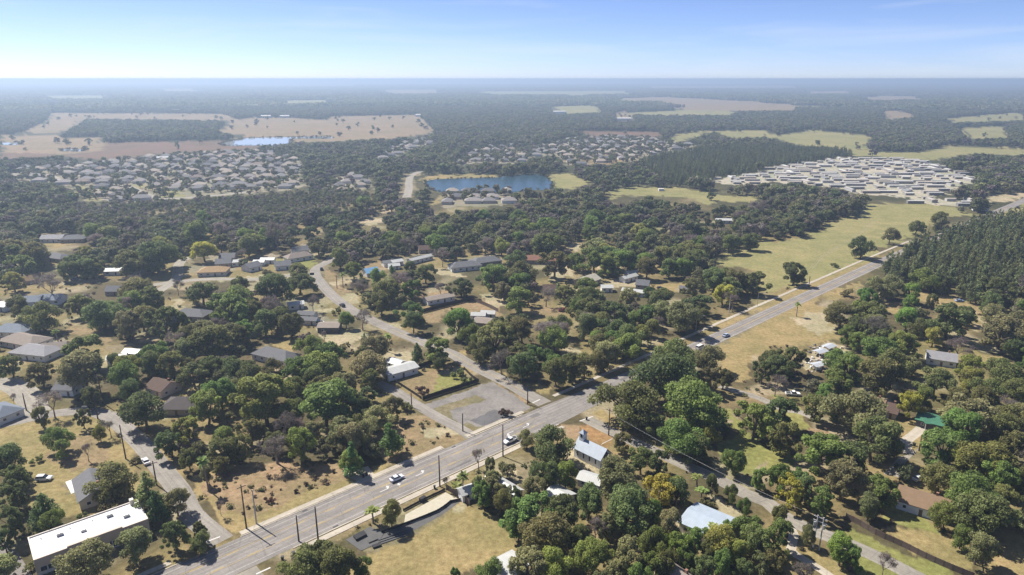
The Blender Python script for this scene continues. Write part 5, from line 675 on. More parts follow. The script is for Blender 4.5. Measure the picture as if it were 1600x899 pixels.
def ordinal(n):
    if n <= 20: return ORD[n-1]
    t = {20:'twenty',30:'thirty',40:'forty',50:'fifty',60:'sixty',70:'seventy',80:'eighty',90:'ninety'}
    if n >= 100: return 'hundred and ' + ordinal(n-100) if n > 100 else 'hundredth'
    return (t[n//10*10] + '-' + ORD[n % 10 - 1]) if n % 10 else t[n//10*10][:-1] + 'ieth'
def subdivision(pred, x0, x1, y0, y1, ang, dx, dy, keep, phrase, group, jit=2.5, street=True):
    ca, sa = math.cos(ang), math.sin(ang); cx, cy = (x0+x1)/2, (y0+y1)/2; R = max(x1-x0, y1-y0); row = 0
    v = -R; rows_done = 0
    while v < R:
        if street and row % 2 == 1:
            seg = []; u = -R
            while u < R:
                x = cx + u*ca - (v - dy*.62)*sa; y = cy + u*sa + (v - dy*.62)*ca
                if pred(x, y): seg.append((x, y))
                else:
                    if len(seg) > 4: ribbon('street', seg, 6.0, .02, CONC_D)
                    seg = []
                u += 8.0
        rowl = []; u = -R + rng.uniform(0, dx)
        while u < R:
            x = cx + u*ca - v*sa + rng.normal(0, jit); y = cy + u*sa + v*ca + rng.normal(0, jit)
            if pred(x, y) and rng.random() < keep: rowl.append((x, y))
            u += dx * rng.uniform(.9, 1.25)
        if rowl:
            row += 1
            for i, (x, y) in enumerate(sorted(rowl)):
                t = int(rng.integers(4)); c = int(rng.choice(5, p=(.3,.25,.15,.2,.1)))
                o = bpy.data.objects.new('suburban_house', bpy.data.meshes[HTY[t][0].name].copy()); o.data.materials.append(FWALL[int(rng.integers(3))]); link(o)
                o.location = (x, y, 0); o.rotation_euler = (0, 0, ang + (math.pi/2 if rng.random() < .35 else 0) + rng.normal(0, .06))
                f = bpy.data.objects.new('roof', HTY[t][1].copy()); f.data.materials.append(FROOF[c]); link(f, o)
                tag(o, '%s roofed house in the %s, row %s, %s from left' % (COLN[c], phrase, ordinal(row), ordinal(i+1)), 'house', group); o.data.name = 'suburban_house'
                HOUSEMASK.append((x, y, 9.5))
        v += dy if row % 2 else dy*1.45
def area_pred(cls, test):
    P = [p for c, p in OPEN if c in cls and test(p)]
    def f(x, y):
        for p in P:
            if in_poly(np.array([x]), np.array([y]), p)[0]: return True
        return False
    return f, P
cen = lambda p: (sum(q[0] for q in p)/len(p), sum(q[1] for q in p)/len(p))
fl = [p for c, p in OPEN if c == 'f' and 650 < cen(p)[1] < 900 and cen(p)[0] < -250]
LOOP = [np.array(catmull(ROADS['loop'], 6)), np.array(catmull(ROADS['loopwest'], 6)), np.array(catmull(ROADS['far'], 6))]
def clear_of_loop(x, y): return all(np.min(np.hypot(q[:,0]-x, q[:,1]-y)) > 13 for q in LOOP) and not any(in_poly(np.array([x]), np.array([y]), p)[0] for p in fl)
f1, P1 = area_pred('u', lambda p: cen(p)[0] < -120 and 680 < cen(p)[1] < 1300)
subdivision(lambda x, y: f1(x, y) and clear_of_loop(x, y), -700, -80, 690, 1250, .12, 20, 27, .93, 'subdivision west of the lake', 'houses in the subdivision west of the lake')
f2, P2 = area_pred('u', lambda p: cen(p)[0] > -130 and cen(p)[1] > 880)
subdivision(f2, -150, 520, 900, 1700, -.1, 23, 34, .9, 'suburb beyond the lake', 'houses in the subdivision beyond the lake')
f3, P3 = area_pred('u', lambda p: -130 < cen(p)[0] < 80 and 680 < cen(p)[1] < 760)
subdivision(f3, -120, 60, 660, 770, .03, 19, 26, 1, 'row on the near lake shore', 'houses on the near lake shore', 1.2, False)
# storage yard: long pale roofs packed in rows
f4, P4 = area_pred('y', lambda p: True)
TRM = {}
PALES = [mat_plain('pale_roof_%d' % i, c, .6, .08) for i, c in enumerate(((.47,.45,.42),(.33,.32,.31),(.38,.34,.29),(.20,.20,.205)))]
YWALL = [mat_plain('yard_wall_%d' % i, q, .9, .08) for i, q in enumerate(((.30,.28,.25),(.40,.38,.35),(.20,.19,.18)))]
def yard():
    n = 0; v = 0; row = 0
    for yy in np.arange(600, 1080, 13.5):
        row_n = 0
        for xx in np.arange(150, 700, 22):
            x = xx + rng.normal(0, 3) + (yy-600)*.15; y = yy + rng.normal(0, 1.5)
            if not f4(x, y) or rng.random() < .22: continue
            if not row_n: row += 1
            row_n += 1; n += 1
            L, W, h = rng.choice((9, 13, 17, 21))*rng.uniform(.9,1.1), rng.uniform(3.4, 6.5), rng.uniform(2.0, 3.0); c = int(rng.choice(4, p=(.45,.25,.2,.1)))
            r = empty('storage_shed', (x, y, 0), -.06 + rng.normal(0, .05) + (math.pi/2 if rng.random() < .12 else 0))
            gable_body(L, W, h, .5).build('wall', YWALL[int(rng.integers(3))], r); gable_roof(L, W, h, .5, 0, .15).build('roof', PALES[c], r)
            tag(r, '%s roofed unit in the storage yard, row %s, %s from the left' % (('white','pale grey','cream','grey')[c], ordinal(row), ordinal(row_n)), 'shed', 'long pale units in the storage yard')
            HOUSEMASK.append((x, y, 8))
yard()
for i, (x, y, L, W, h, lab) in enumerate(((-740,3250,60,24,7,'long pale barn far beyond the left-hand brown field'),(-300,2330,38,16,6,'pale barn at the back edge of the brown field'),(-790,2260,30,14,6,'pale barn behind the marsh, left of a pair'),(-730,2260,28,14,6,'pale barn behind the marsh, right of a pair'),
      (160,2500,60,30,9,'pale flat building standing out of the woods beyond the subdivision'),(330,2100,50,22,7,'long pale roof in the woods beyond the red marsh'),(130,2250,34,20,7,'cream building in the woods beyond the lake'),(1500,2900,40,20,8,'tiny pale building far off in the right-hand woods'),(960,1290,16,10,5,'white shelter on the olive pasture behind the storage yard'))):
    r = empty('barn', (x, y, 0), rng.normal(0, .15)); tag(r, lab, 'barn'); gable_body(L, W, h, 2).build('wall', FWALL[1], r); gable_roof(L, W, h, 2.2, 0, .5).build('roof', PALES[0], r)
    HOUSEMASK.append((x, y, L*.6)); HOUSEMASK.append((x, y-20, L*.6))

# ------------------------------------------------------------------ poles, lamps, mast
WOOD = mat_plain('pole_wood', (.075,.06,.05), .9, .2, 2.0); PALEP = mat_plain('pole_concrete', (.45,.43,.40), .8, .1); STEEL = mat_plain('galvanised_steel', (.42,.43,.44), .45, .1, metal=.5); CER = mat_plain('insulator', (.5,.5,.5), .3)
def utility_pole(x, y, h, label, arm=True, mat=None, rz=.8, transformer=False):
    r = empty('utility_pole', (x, y, 0), rz); mat = mat or WOOD
    MB().tube([(0,0,0),(0,0,h*.5),(0,0,h)], [.24,.20,.15], 8).build('shaft', mat, r)
    if arm:
        MB().box(-1.25, 1.25, -.22, -.10, h-.75, h-.58).build('crossarm', mat, r)
        for q in (-1.1, -.5, .5, 1.1): MB().tube([(q,-.16,h-.58),(q,-.16,h-.36)], .05, 6).build('insulator', CER, r)
    if transformer: MB().tube([(.42,0,h-2.6),(.42,0,h-1.5)], .28, 10).build('transformer', STEEL, r)
    tag(r, label, 'utility pole', 'utility poles'); return r
for a in ((-74.0,162.4,14.1,'tall dark utility pole at the corner of the highway and the left street',True),(-57.8,157.0,8.2,'shorter of two dark poles on the near side of the highway',False),
    (-52.7,157.5,10.6,'taller of two dark poles on the near side of the highway',False),(-22.2,183.1,10.8,'dark pole beside the highway next to the palm and sand bed',False),(-3.0,200.6,11.7,'dark pole on the near kerb beside the white pickup',False),(-17.5,217.6,7.0,'short dark pole at the mouth of the alley',False),
    (-38.3,236.1,6.0,'short pole halfway up the alley',False),(6.0,238.6,8.0,'pole at the corner of the cracked parking lot',False),(-127.5,199.1,12.5,'tall pole on the verge of the left street',False),(-158.0,239.1,12.0,'pole with crossarms behind the bend of the left street',True),
    (-152.8,226.8,9.5,'pole inside the bend of the left street',False),(-183.8,233.6,7.0,'thin pole beside the wide concrete drive',False),(-109.7,183.8,8.4,'pole with crossarm on the left street above the office building',True),
    (179.1,394.3,6.5,'small pole beside the pavement under the field oak',False),(137.2,204.1,6.0,'lone pole by the drive of the green-roofed house',False),
    (-104.7,390.8,8.5,'pole in the tan yard right of the winding road',False),(-106.4,312.5,6.5,'thin pole in the clearing near the white-walled house',False),(64.1,293.8,7.5,'pole in the shade beside the far pavement',False),(46.2,277.0,9.7,'thin pole in the scrub north of the highway',False)):
    utility_pole(a[0], a[1], a[2], a[3], a[4], rz=random.uniform(.5, 1.1))
utility_pole(-72.0, 164.6, 11.0, 'thin pale pole behind the tall corner pole', False, PALEP)
utility_pole(116.6, 347.0, 8.6, 'pale pole beside the far stretch of pavement', False, PALEP)
def lamp(x, y, h, label):
    r = empty('street_lamp', (x, y, 0), -.05); MB().tube([(0,0,0),(0,0,h)], [.13,.08], 8).build('shaft', STEEL, r)
    a = MB().tube([(0,0,h-.05),(1.2,-.3,h+.35),(3.0,-.8,h+.45)], .06, 6).build('arm', STEEL, r); MB().box(2.7, 3.7, -1.0, -.75, h+.36, h+.52).build('lamp_head', STEEL, r); tag(r, label, 'street lamp', 'street lamps on the highway')
lamp(135.2, 357.1, 7.5, 'pale street lamp beside the highway, the farther of two'); lamp(91.7, 319.6, 7.5, 'pale street lamp beside the highway, the nearer of two')
# paired poles with transformers and the wires they carry
r = empty('paired_utility_pole', (81.1, 153.8, 0), -.75)
tag(r, 'pair of pale poles joined by crossarms and transformers above the cross street', 'utility pole')
for q in (-.75, .75): MB().tube([(q,0,0),(q,0,10.2)], [.2,.15], 8).build('shaft', PALEP, r)
for z in (9.6, 8.4): MB().box(-1.8, 1.8, -.1, .05, z, z+.18).build('crossarm', PALEP, r)
for q in (-1.5,-.3,.3,1.5): MB().tube([(q,0,9.78),(q,0,10.05)], .06, 6).build('insulator', CER, r)
for q in (-1.2, 1.2): MB().tube([(q,-.3,7.0),(q,-.3,8.2)], .3, 10).build('transformer', STEEL, r)
for i, off in enumerate((-.9, 0, .9)):
    A = Vector((81.1+off*.7, 153.8-off*.7, 9.7)); B = Vector((34+off*.7, 214-off*.7, 9.2)); pts = [A.lerp(B, t/14) - Vector((0,0,1.6*4*(t/14)*(1-t/14))) for t in range(15)]
    o = MB().tube(pts, .011, 4).build('power_line', PALEP); tag(o, ('power wire along the cross street, nearest the chapel', 'power wire along the cross street, middle one', 'power wire along the cross street, farthest from the chapel')[i], 'wire', 'wires along the cross street')
utility_pole(34, 214.6, 10.4, 'dark pole on the chapel lawn beside the cross street', True, rz=-.75)
# lattice radio mast
def mast(x, y, h):
    r = empty('radio_mast', (x, y, 0)); tag(r, 'slender lattice radio mast in the clearing before the pine plantation', 'mast')
    m = lambda pts, rad: MB().tube(pts, rad, 4)
    C = [(1.1*math.cos(t), 1.1*math.sin(t)) for t in (0.5, 2.6, 4.7)]; ST = mat_plain('mast_steel', (.16,.13,.13), .6, .15)
    for c in C: m([(c[0],c[1],0),(c[0]*.7,c[1]*.7,h)], .14).build('leg', ST, r)
    n = 22
    for k in range(n):
        z0, z1 = h*k/n, h*(k+1)/n; b = MB()
        for i in range(3):
            a, c = C[i], C[(i+1) % 3]; s0, s1 = 1-.3*k/n, 1-.3*(k+1)/n; b.tube([(a[0]*s0,a[1]*s0,z0),(c[0]*s1,c[1]*s1,z1)], .06, 4)
        b.build('brace', ST, r)
    m([(0,0,h),(0,0,h+3.5)], .08).build('antenna', ST, r); MB().box(-3,3,-9,-5,0,2.6).build('equipment_hut', mat_plain('hut', (.6,.58,.54), .8), r)
mast(166.9, 769.7, 62)

# ------------------------------------------------------------------ vehicles
TYRE = mat_plain('tyre', (.02,.02,.02), .9); RIM = mat_plain('rim', (.35,.35,.36), .35, .05, metal=.7); LAMPC = mat_plain('headlamp', (.75,.75,.72), .2, .02); LAMPR = mat_plain('tail_lamp', (.35,.02,.02), .3, .02)
def vehicle(kind, x, y, rz, paint, label):
    P = mat_plain('car_paint_%.2f_%.2f_%.2f' % paint, paint, .25, .03, spec=.6)
    r = empty({'sedan':'car','suv':'car','pickup':'pickup_truck','van':'van','truck':'pickup_truck'}[kind], (x, y, .03), rz)
    tag(r, label, {'sedan':'car','suv':'car','pickup':'truck','van':'van','truck':'truck'}[kind], 'vehicles')
    # side outline (x forward, z), the greenhouse, half width
    if kind == 'sedan': body = [(-2.3,.35),(-2.35,.75),(-2.2,.98),(-1.3,1.02),(.85,1.0),(2.1,.85),(2.35,.62),(2.3,.32)]; cab = [(-1.75,1.0),(-1.1,1.42),(.25,1.45),(1.15,.98)]; w = .9; ax = 1.4; wr = .33
    elif kind == 'suv': body = [(-2.25,.42),(-2.3,.9),(-2.2,1.1),(.95,1.1),(2.1,1.0),(2.3,.75),(2.25,.4)]; cab = [(-2.15,1.08),(-1.9,1.68),(.2,1.72),(1.05,1.08)]; w = .94; ax = 1.4; wr = .38
    elif kind == 'van': body = [(-2.6,.4),(-2.65,1.2),(1.7,1.2),(2.5,1.0),(2.65,.7),(2.6,.4)]; cab = [(-2.6,1.18),(-2.5,2.0),(1.0,2.0),(1.85,1.18)]; w = 1.0; ax = 1.7; wr = .36
    else: body = [(-2.85,.5),(-2.85,1.12),(-.75,1.12),(-.7,1.14),(1.3,1.14),(2.65,1.06),(2.85,.8),(2.8,.45)]; cab = [(-.65,1.12),(-.45,1.75),(.7,1.78),(1.45,1.12)]; w = 1.0; ax = 1.8; wr = .42
    def prism(out, hw0, hw1):
        n = len(out); zs = [p[1] for p in out]; z0, z1 = min(zs), max(zs); m = MB()
        hwf = lambda z: hw0 + (hw1-hw0)*(z-z0)/(z1-z0)
        vs = [(a, -hwf(b), b) for a, b in out] + [(a, hwf(b), b) for a, b in out]
        return m.add(vs, [tuple(range(n)), tuple(reversed(range(n, 2*n)))] + [((i+1) % n, i, i+n, (i+1) % n+n) for i in range(n)])
    b = prism(body, w, w*.97).build('body', P, r)
    prism(cab, w*.93, w*.74).build('window', GLASS, r)
    t = [p for p in cab if p[1] > cab[0][1]+.3]; MB().box(t[0][0]+.02, t[-1][0]-.02, -w*.76, w*.76, t[0][1]-.03, t[-1][1]+.05).build('roof', P, r)
    if kind in ('pickup','truck'): MB().box(-2.7, -.85, -w*.82, w*.82, 1.125, 1.14).build('bed_liner', IRON, r)
    for sx in (-1, 1):
        for sy in (-1, 1):
            o = MB().tube([(sx*ax, sy*(w-.2), wr), (sx*ax, sy*(w+.03), wr)], wr, 12).build('wheel', TYRE, r); MB().tube([(sx*ax, sy*(w+.02), wr), (sx*ax, sy*(w+.05), wr)], wr*.6, 10).build('rim', RIM, o)
    fx = max(p[0] for p in body)
    for sy in (-1, 1):
        MB().box(fx-.12, fx+.02, sy*w*.75-.17, sy*w*.75+.17, .62, .8).build('headlight', LAMPC, r); MB().box(-fx-.02, -fx+.1, sy*w*.78-.15, sy*w*.78+.15, .72, .9).build('tail_light', LAMPR, r)
    HOUSEMASK.append((x, y, 2.5)); return r
HA = math.atan2(HD[1], HD[0])
def on_hw(s, off): return tuple(hw(s, off))
vehicle('sedan', *on_hw(-1.4, 2.0), HA, (.62,.66,.74), 'pale silver-blue car driving on the highway')
vehicle('pickup', *on_hw(40.5, -4.6), HA+math.pi, (.75,.76,.78), 'white pickup truck on the highway near the intersection')
vehicle('sedan', *on_hw(186, -2.0), HA, (.35,.42,.55), 'blue-grey car on the far stretch of the highway')
vehicle('van', *on_hw(163, -2.0), HA, (.78,.78,.76), 'white van on the highway half hidden by trees')
vehicle('suv', -146.2, 186.6, .1, (.72,.73,.74), 'white car parked on the tan lawn by the concrete slab')
vehicle('sedan', -119.6, 196.6, 2.3, (.74,.74,.73), 'white car parked on the verge of the left street')
vehicle('suv', -125.0, 432.0, 1.9, (.03,.03,.035), 'black car on the winding road near its bend')
vehicle('suv', -93.5, 357.0, 2.2, (.03,.03,.04), 'dark car on the winding road beside the mobile homes')
vehicle('truck', 111.3, 246.4, -.1, (.72,.73,.75), 'white pickup truck parked under oaks by the sandy track')
vehicle('sedan', 127.2, 186.6, .4, (.74,.74,.73), 'white car parked behind the brown-roofed bungalow')
vehicle('suv', 88.6, 389.0, .2, (.05,.045,.045), 'dark vehicle in the cluttered yard of trailers')
vehicle('truck', 27.7, 349.0, .1, (.42,.05,.04), 'red pickup truck in the yard under oaks')
vehicle('sedan', -271.9, 407.8, .1, (.10,.12,.16), 'dark car on the pale yard among the left-hand houses')
vehicle('sedan', 251.8, 365.2, .0, (.25,.35,.55), 'blue car at the edge of the pine stand')
vehicle('van', 490.4, 656.0, HA, (.06,.06,.07), 'dark vehicle on the highway near the storage yard')
vehicle('sedan', *on_hw(600, -2), HA, (.06,.06,.07), 'dark car on the most distant stretch of highway')
vehicle('suv', -160.5, 233.5, .2, (.05,.05,.06), 'dark car half hidden behind the bend of the left street')
vehicle('van', -98.5, 328.5, .7, (.75,.75,.74), 'white van among the clutter near the tan-roofed house')
# bins and small kerbside things
BIN = mat_plain('bin_plastic', (.03,.035,.04), .6, .1)
def wheelie(x, y, label):
    r = empty('wheeled_bin', (x, y, 0), random.uniform(0, 6)); b = MB().add([(-.24,-.28,.08),(.24,-.28,.08),(.24,.28,.08),(-.24,.28,.08),(-.32,-.36,1.0),(.32,-.36,1.0),(.32,.36,1.0),(-.32,.36,1.0)], [(0,3,2,1),(4,5,6,7),(0,1,5,4),(1,2,6,5),(2,3,7,6),(3,0,4,7)]).build('body', BIN, r)
    MB().box(-.35,.35,-.4,.38,1.0,1.08).build('lid', BIN, r)
    for sx in (-.26,.26): MB().tube([(sx-.03,.3,.1),(sx+.03,.3,.1)], .1, 8).build('wheel', TYRE, r)
    tag(r, label, 'bin', 'bins at the kerb')
for x, y, l in ((*hw(-8.5,10.2),'dark bin on the drive apron of the wooded lot'),(*hw(-7.2,10.4),'second dark bin on the drive apron of the wooded lot'),(*hw(4.5,-9.9),'dark bin by the near kerb beside the sand bed'),(*hw(-44,-9.6),'dark bin in the kerbside row, first from the drive'),(*hw(-41,-9.8),'dark bin in the kerbside row, second from the drive'),(*hw(-38.6,-10),'dark bin in the kerbside row, third from the drive'),(*hw(72,-11.6),'dark bin at the corner of the cross street'),(137.5,207.5,'black bin beside the drive of the green-roofed house')): wheelie(x, y, l)

# ------------------------------------------------------------------ trees
def leaf_cards(C, Rb, n, size, seed, squash=.75, up=.25, inner=.55, slim=1.0):
    """n small leaf sprays on and in the blobs C (k,3) of radius Rb (k,)"""
    r = np.random.default_rng(seed); k = len(C)
    w = Rb**2; idx = r.choice(k, n, p=w/w.sum())
    u = r.normal(size=(n,3)); u[:,2] += up; u /= np.linalg.norm(u, axis=1, keepdims=True)
    rad = Rb[idx] * (1 - (1-inner)*r.random(n)**1.6) * r.uniform(.9, 1.12, n)
    P = C[idx] + u * rad[:,None] * np.array([1,1,squash])
    nrm = u*.6 + r.normal(size=(n,3))*.5 + np.array([0,0,.35]); nrm /= np.linalg.norm(nrm, axis=1, keepdims=True)
    t = np.cross(nrm, r.normal(size=(n,3))); t /= np.linalg.norm(t, axis=1, keepdims=True); b = np.cross(nrm, t)
    s = size * r.uniform(.55, 1.35, n)[:,None]
    q = np.stack([P - t*s - b*s*.25*slim, P - b*s*.7*slim, P + t*s + b*s*.2*slim, P + b*s*.65*slim], 1)
    tone = np.repeat(np.clip(5e-1 + .21*r.normal(size=n) + .40*(r.random(k)[idx]-.5), 0, 1), 4)
    V = q.reshape(-1,3); F = np.arange(4*n).reshape(n,4)
    return V, F, tone

def crown_mesh(name, C, Rb, n, size, seed, mat, **k):
    V, F, tone = leaf_cards(np.array(C, float), np.array(Rb, float), n, size, seed, **k)
    return np_mesh(name, V, F, mat, {'tone': ('FLOAT', tone)})

def limbs(m, C, H0, r0, seed, n=9, twig=.05):
    r = np.random.default_rng(seed); base = Vector((0,0,0)); fork = Vector((r.normal(0,.25), r.normal(0,.25), H0))
    m.tube([base, base.lerp(fork,.5)+Vector((r.normal(0,.08),0,0)), fork], [r0*1.25, r0, r0*.85], 7)
    for c in list(C)[:n]:
        e = Vector(c); mid = fork.lerp(e, .5) + Vector((r.normal(0,.4), r.normal(0,.4), .5)); m.tube([fork, mid, e], [r0*.6, r0*.35, twig], 5)
    return m

def oak(seed, n=10500, size=.36, mat=None, blobs=34, tall=1.0, spread=1.0, blob_r=2.5):
    """unit oak: crown radius 8 m, height 14 m"""
    r = np.random.default_rng(seed); C = []; R = []; la, lb = r.uniform(.8, 1.25), r.uniform(0, 6.28); gapa = r.uniform(0, 6.28)
    for i in range(blobs):
        a = r.uniform(0, 6.283)
        if math.cos(a - gapa) > .8 and r.random() < .6: a += 1.2
        q = math.sqrt(r.random()); rad = 6.7*q*spread
        z = (5.4 + 6.2*math.sqrt(max(0, 1-q*q*.92))*tall + r.normal(0,.5)) if r.random() < .7 else r.uniform(3.0, 6.5)
        k2 = 1 + .22*math.cos(2*(a-lb)) + .12*math.cos(a-gapa*2); C.append((rad*k2*math.cos(a)*r.uniform(.85,1.15), rad*k2*math.sin(a)*r.uniform(.85,1.15), z + r.normal(0,.35))); R.append(blob_r*r.uniform(.65,1.25)*(1.1 - .3*q))
    cr = crown_mesh('oak_crown', C, R, n, size, seed, mat or LEAF)
    tr = limbs(MB(), C, 3.4, .5, seed, 12).mesh('oak_trunk', BARK)
    return tr, cr
def conifer(seed, n=2600, H=17, R=4.2, size=.42, mat=None, taper=1.0):
    r = np.random.default_rng(seed); C = []; Rb = []
    for i in range(24):
        t = (i + r.random())/24; z = H*(.16 + .82*t); rad = R*(1-t)**(.75*taper)*.75*r.random()**.5; a = r.uniform(0, 6.283)
        C.append((rad*math.cos(a), rad*math.sin(a), z)); Rb.append((.5 + R*.36*(1-t)**.8)*r.uniform(.8,1.2))
    cr = crown_mesh('conifer_crown', C, Rb, n, size, seed, mat or LEAF, squash=1.05, slim=.7)
    tr = MB().tube([(0,0,0),(0,0,H*.5),(0,0,H*.95)], [.3,.2,.05], 6).mesh('conifer_trunk', BARK)
    return tr, cr
def bare(seed, n=2200):
    r = np.random.default_rng(seed); m = MB(); tips = []
    def grow(p, d, L, rad, k):
        q = p + d*L + Vector((r.normal(0,.1), r.normal(0,.1), 0))*L*.3; m.tube([p, q], [rad, rad*.6], 4 if k else 6, cap=False)
        if k >= 4: tips.append(q); return
        for i in range(3 if k else 4):
            e = (d*.75 + Vector((r.normal(0,.6), r.normal(0,.6), r.normal(.25,.3)))).normalized(); grow(q, e, L*r.uniform(.6,.85), rad*.55, k+1)
    grow(Vector((0,0,0)), Vector((0,0,1)), 3.4, .32, 0)
    T = np.array([tuple(t) for t in tips]); sc = 12.5/max(T[:,2].max(), 1); rs = 6.6/max(np.abs(T[:,:2]).max(), 1)
    T = T*np.array([rs,rs,sc]); m.v = [(a*rs, b*rs, c*sc) for a,b,c in m.v]
    V, F, tone = leaf_cards(T, np.full(len(T), 1.15), n, .6, seed, squash=1.0, up=.2, inner=.05, slim=.16)
    return m.mesh('bare_trunk', BARK_PALE), np_mesh('bare_crown', V, F, LEAF, {'tone': ('FLOAT', tone)})
def palm(seed, H=8.0):
    r = np.random.default_rng(seed); V = []; F = []; tone = []
    for i in range(34):
        a = r.uniform(0, 6.283); el = r.uniform(-.55, 1.25); L = r.uniform(1.5, 2.1); n = 5; p = np.array([0,0,H]); d = np.array([math.cos(a)*math.cos(el), math.sin(a)*math.cos(el), math.sin(el)]); side = np.array([-math.sin(a), math.cos(a), 0])
        b = len(V)
        for j in range(n+1):
            t = j/n; w = .42*math.sin(math.pi*min(1, t*.85+.12)); q = p + d*L*t + np.array([0,0,-1.0*t*t*(.7 if el < .6 else .4)])
            V += [q - side*w, q + side*w + np.array([0,0,.05])]; tone += [.3+.5*r.random()]*2
        for j in range(n): F.append((b+2*j, b+2*j+1, b+2*j+3, b+2*j+2))
    cr = np_mesh('palm_fronds', V, F, LEAF, {'tone': ('FLOAT', tone)})
    tr = MB().tube([(0,0,0),(.05,0,H*.5),(0,0,H)], [.26,.19,.2], 8).mesh('palm_trunk', BARK_PALE); return tr, cr
def shrub(seed, n=700, size=.34, mat=None):
    r = np.random.default_rng(seed); C = [(r.normal(0,1.2), r.normal(0,1.2), r.uniform(.7,2.2)) for _ in range(10)]; R = [r.uniform(.7,1.25) for _ in C]
    return MB().tube([(0,0,0),(0,0,1.6)], [.14,.06], 5).mesh('shrub_stem', BARK), crown_mesh('shrub_crown', C, R, n, size, seed, mat or LEAF)

KIND = {'oak': [oak(100+i, tall=(1.0,.8,1.15,.95,1.1,.85,1.0,1.2,.9,1.05)[i], spread=(1.0,1.05,.95,1.0,.9,1.08,1.0,.85,1.05,1.0)[i], blob_r=(2.5,2.1,2.7,1.9,2.6,2.9,1.7,2.3,2.0,1.5)[i], blobs=(34,30,36,38,26,24,48,34,30,56)[i], n=(10500,9000,11000,9500,10000,9500,9500,10500,8000,9500)[i]) for i in range(10)],
        'conifer': [conifer(200+i) for i in range(3)], 'cedar': [conifer(210+i, 3200, 13, 4.6, .4, taper=.75) for i in range(2)], 'bare': [bare(220+i) for i in range(4)], 'palm': [palm(230+i) for i in range(3)], 'shrub': [shrub(240+i) for i in range(3)]}
TINT = {'o': ((.074,.080,.034),(.066,.078,.036),(.082,.080,.038)), 'w': ((.118,.115,.068),(.100,.104,.058),(.108,.102,.062)), 'g': ((.082,.108,.036),(.075,.098,.036),(.090,.114,.040)), 'G': ((.084,.125,.036),(.088,.120,.035)), 'y': ((.125,.128,.042),(.112,.118,.042)), 'Y': ((.165,.155,.036),(.150,.148,.036)),
        'b': ((.155,.122,.112),(.140,.118,.100)), 'c': ((.058,.098,.036),(.05,.085,.034)), 'C': ((.042,.066,.030),), 'p': ((.085,.100,.046),), 's': ((.072,.082,.036),(.085,.080,.045)), 'R': ((.105,.05,.04),(.09,.055,.04)), 'm': ((.105,.125,.05),)}
SPEC = {'o': ('oak','oak_tree','oak tree'), 'w': ('oak','oak_tree','oak tree'), 'g': ('oak','broadleaf_tree','tree'), 'G': ('oak','broadleaf_tree','tree'), 'y': ('oak','broadleaf_tree','tree'), 'Y': ('oak','broadleaf_tree','tree'), 'b': ('bare','bare_tree','bare tree'), 'c': ('conifer','conifer_tree','conifer'), 'C': ('cedar','cedar_tree','conifer'),
        'p': ('conifer','conifer_tree','conifer'), 's': ('shrub','shrub','shrub'), 'R': ('shrub','shrub','shrub'), 'm': ('palm','palm_tree','palm tree')}
ADJ = {'o': 'dark olive oak', 'w': 'grey-green mossy oak', 'g': 'green leafy tree', 'G': 'bright green tree', 'y': 'yellow-green tree', 'Y': 'yellowish tree', 'b': 'bare greyish tree', 'c': 'pointed green conifer', 'C': 'dense dark green conifer', 'p': 'feathery green pine', 's': 'dark shrub', 'R': 'reddish brown shrub', 'm': 'fan palm'}
PROTO = {}
TREELIST = []     # (root, x, y, R, kind)
PLANTED = []
def plant(x, y, R, kind):
    base, name, cat = SPEC[kind]; vs = KIND[base]; i = int(rng.integers(len(vs))); tr, cr = vs[i]
    if base == 'oak': H = 1.25*R+4; sx = R/8.0; sz = H/13.6
    elif base == 'bare': H = 1.5*R+3; sx = R/6.8; sz = H/13.5
    elif base == 'conifer': H = 2.6*R+2; sx = R/4.4; sz = H/17.5
    elif base == 'cedar': H = 2.6*R+2; sx = R/4.8; sz = H/13.5
    elif base == 'palm': H = R; sx = 1.15; sz = R/8.0
    else: H = 1.5*R; sx = R/2.4; sz = H/3.1
    r = empty(name, (x, y, 0), rng.uniform(0, 6.283), (sx*rng.uniform(.88, 1.1), sx*rng.uniform(.88, 1.1), sz*rng.uniform(.9, 1.1)))
    r.rotation_euler = (rng.normal(0, .045), rng.normal(0, .045), rng.uniform(0, 6.283))
    t = [v*(2.6, 2.55, 1.95)[j] if kind not in 'bR' else v*1.4 for j, v in enumerate( TINT[kind][int(rng.integers(len(TINT[kind])))])]
    a = link(bpy.data.objects.new('trunk', tr), r); c = link(bpy.data.objects.new('crown' if base != 'palm' else 'fronds', cr), r); c.color = (*t, 1)
    tag(r, None, cat, {'oak_tree':'oaks through the town','broadleaf_tree':'leafy trees through the town','bare_tree':'bare winter trees','palm_tree':'palms','shrub':'shrubs','conifer_tree':'scattered conifers','cedar_tree':'scattered conifers'}[name])
    TREELIST.append((r, x, y, H if base == 'palm' else R, kind)); PLANTED.append((x, y, R if base != 'palm' else 1.5)); return r
RM = [(p, w) for p, w in ROADMASK]
RPTS = np.concatenate([np.concatenate([np.array([a + (b-a)*t for t in np.linspace(0,1,max(2,int(np.linalg.norm(b-a)/3)))]) for a, b in zip(p[:-1], p[1:])]) for p, w in RM]); RW = np.concatenate([np.full(sum(max(2,int(np.linalg.norm(b-a)/3)) for a, b in zip(p[:-1], p[1:])), w) for p, w in RM])
HM = np.array(HOUSEMASK)
def blocked(x, y, pad=1.0):
    if np.any(np.hypot(RPTS[:,0]-x, RPTS[:,1]-y) < RW + pad): return True
    return bool(np.any(np.hypot(HM[:,0]-x, HM[:,1]-y) < HM[:,2] + pad))
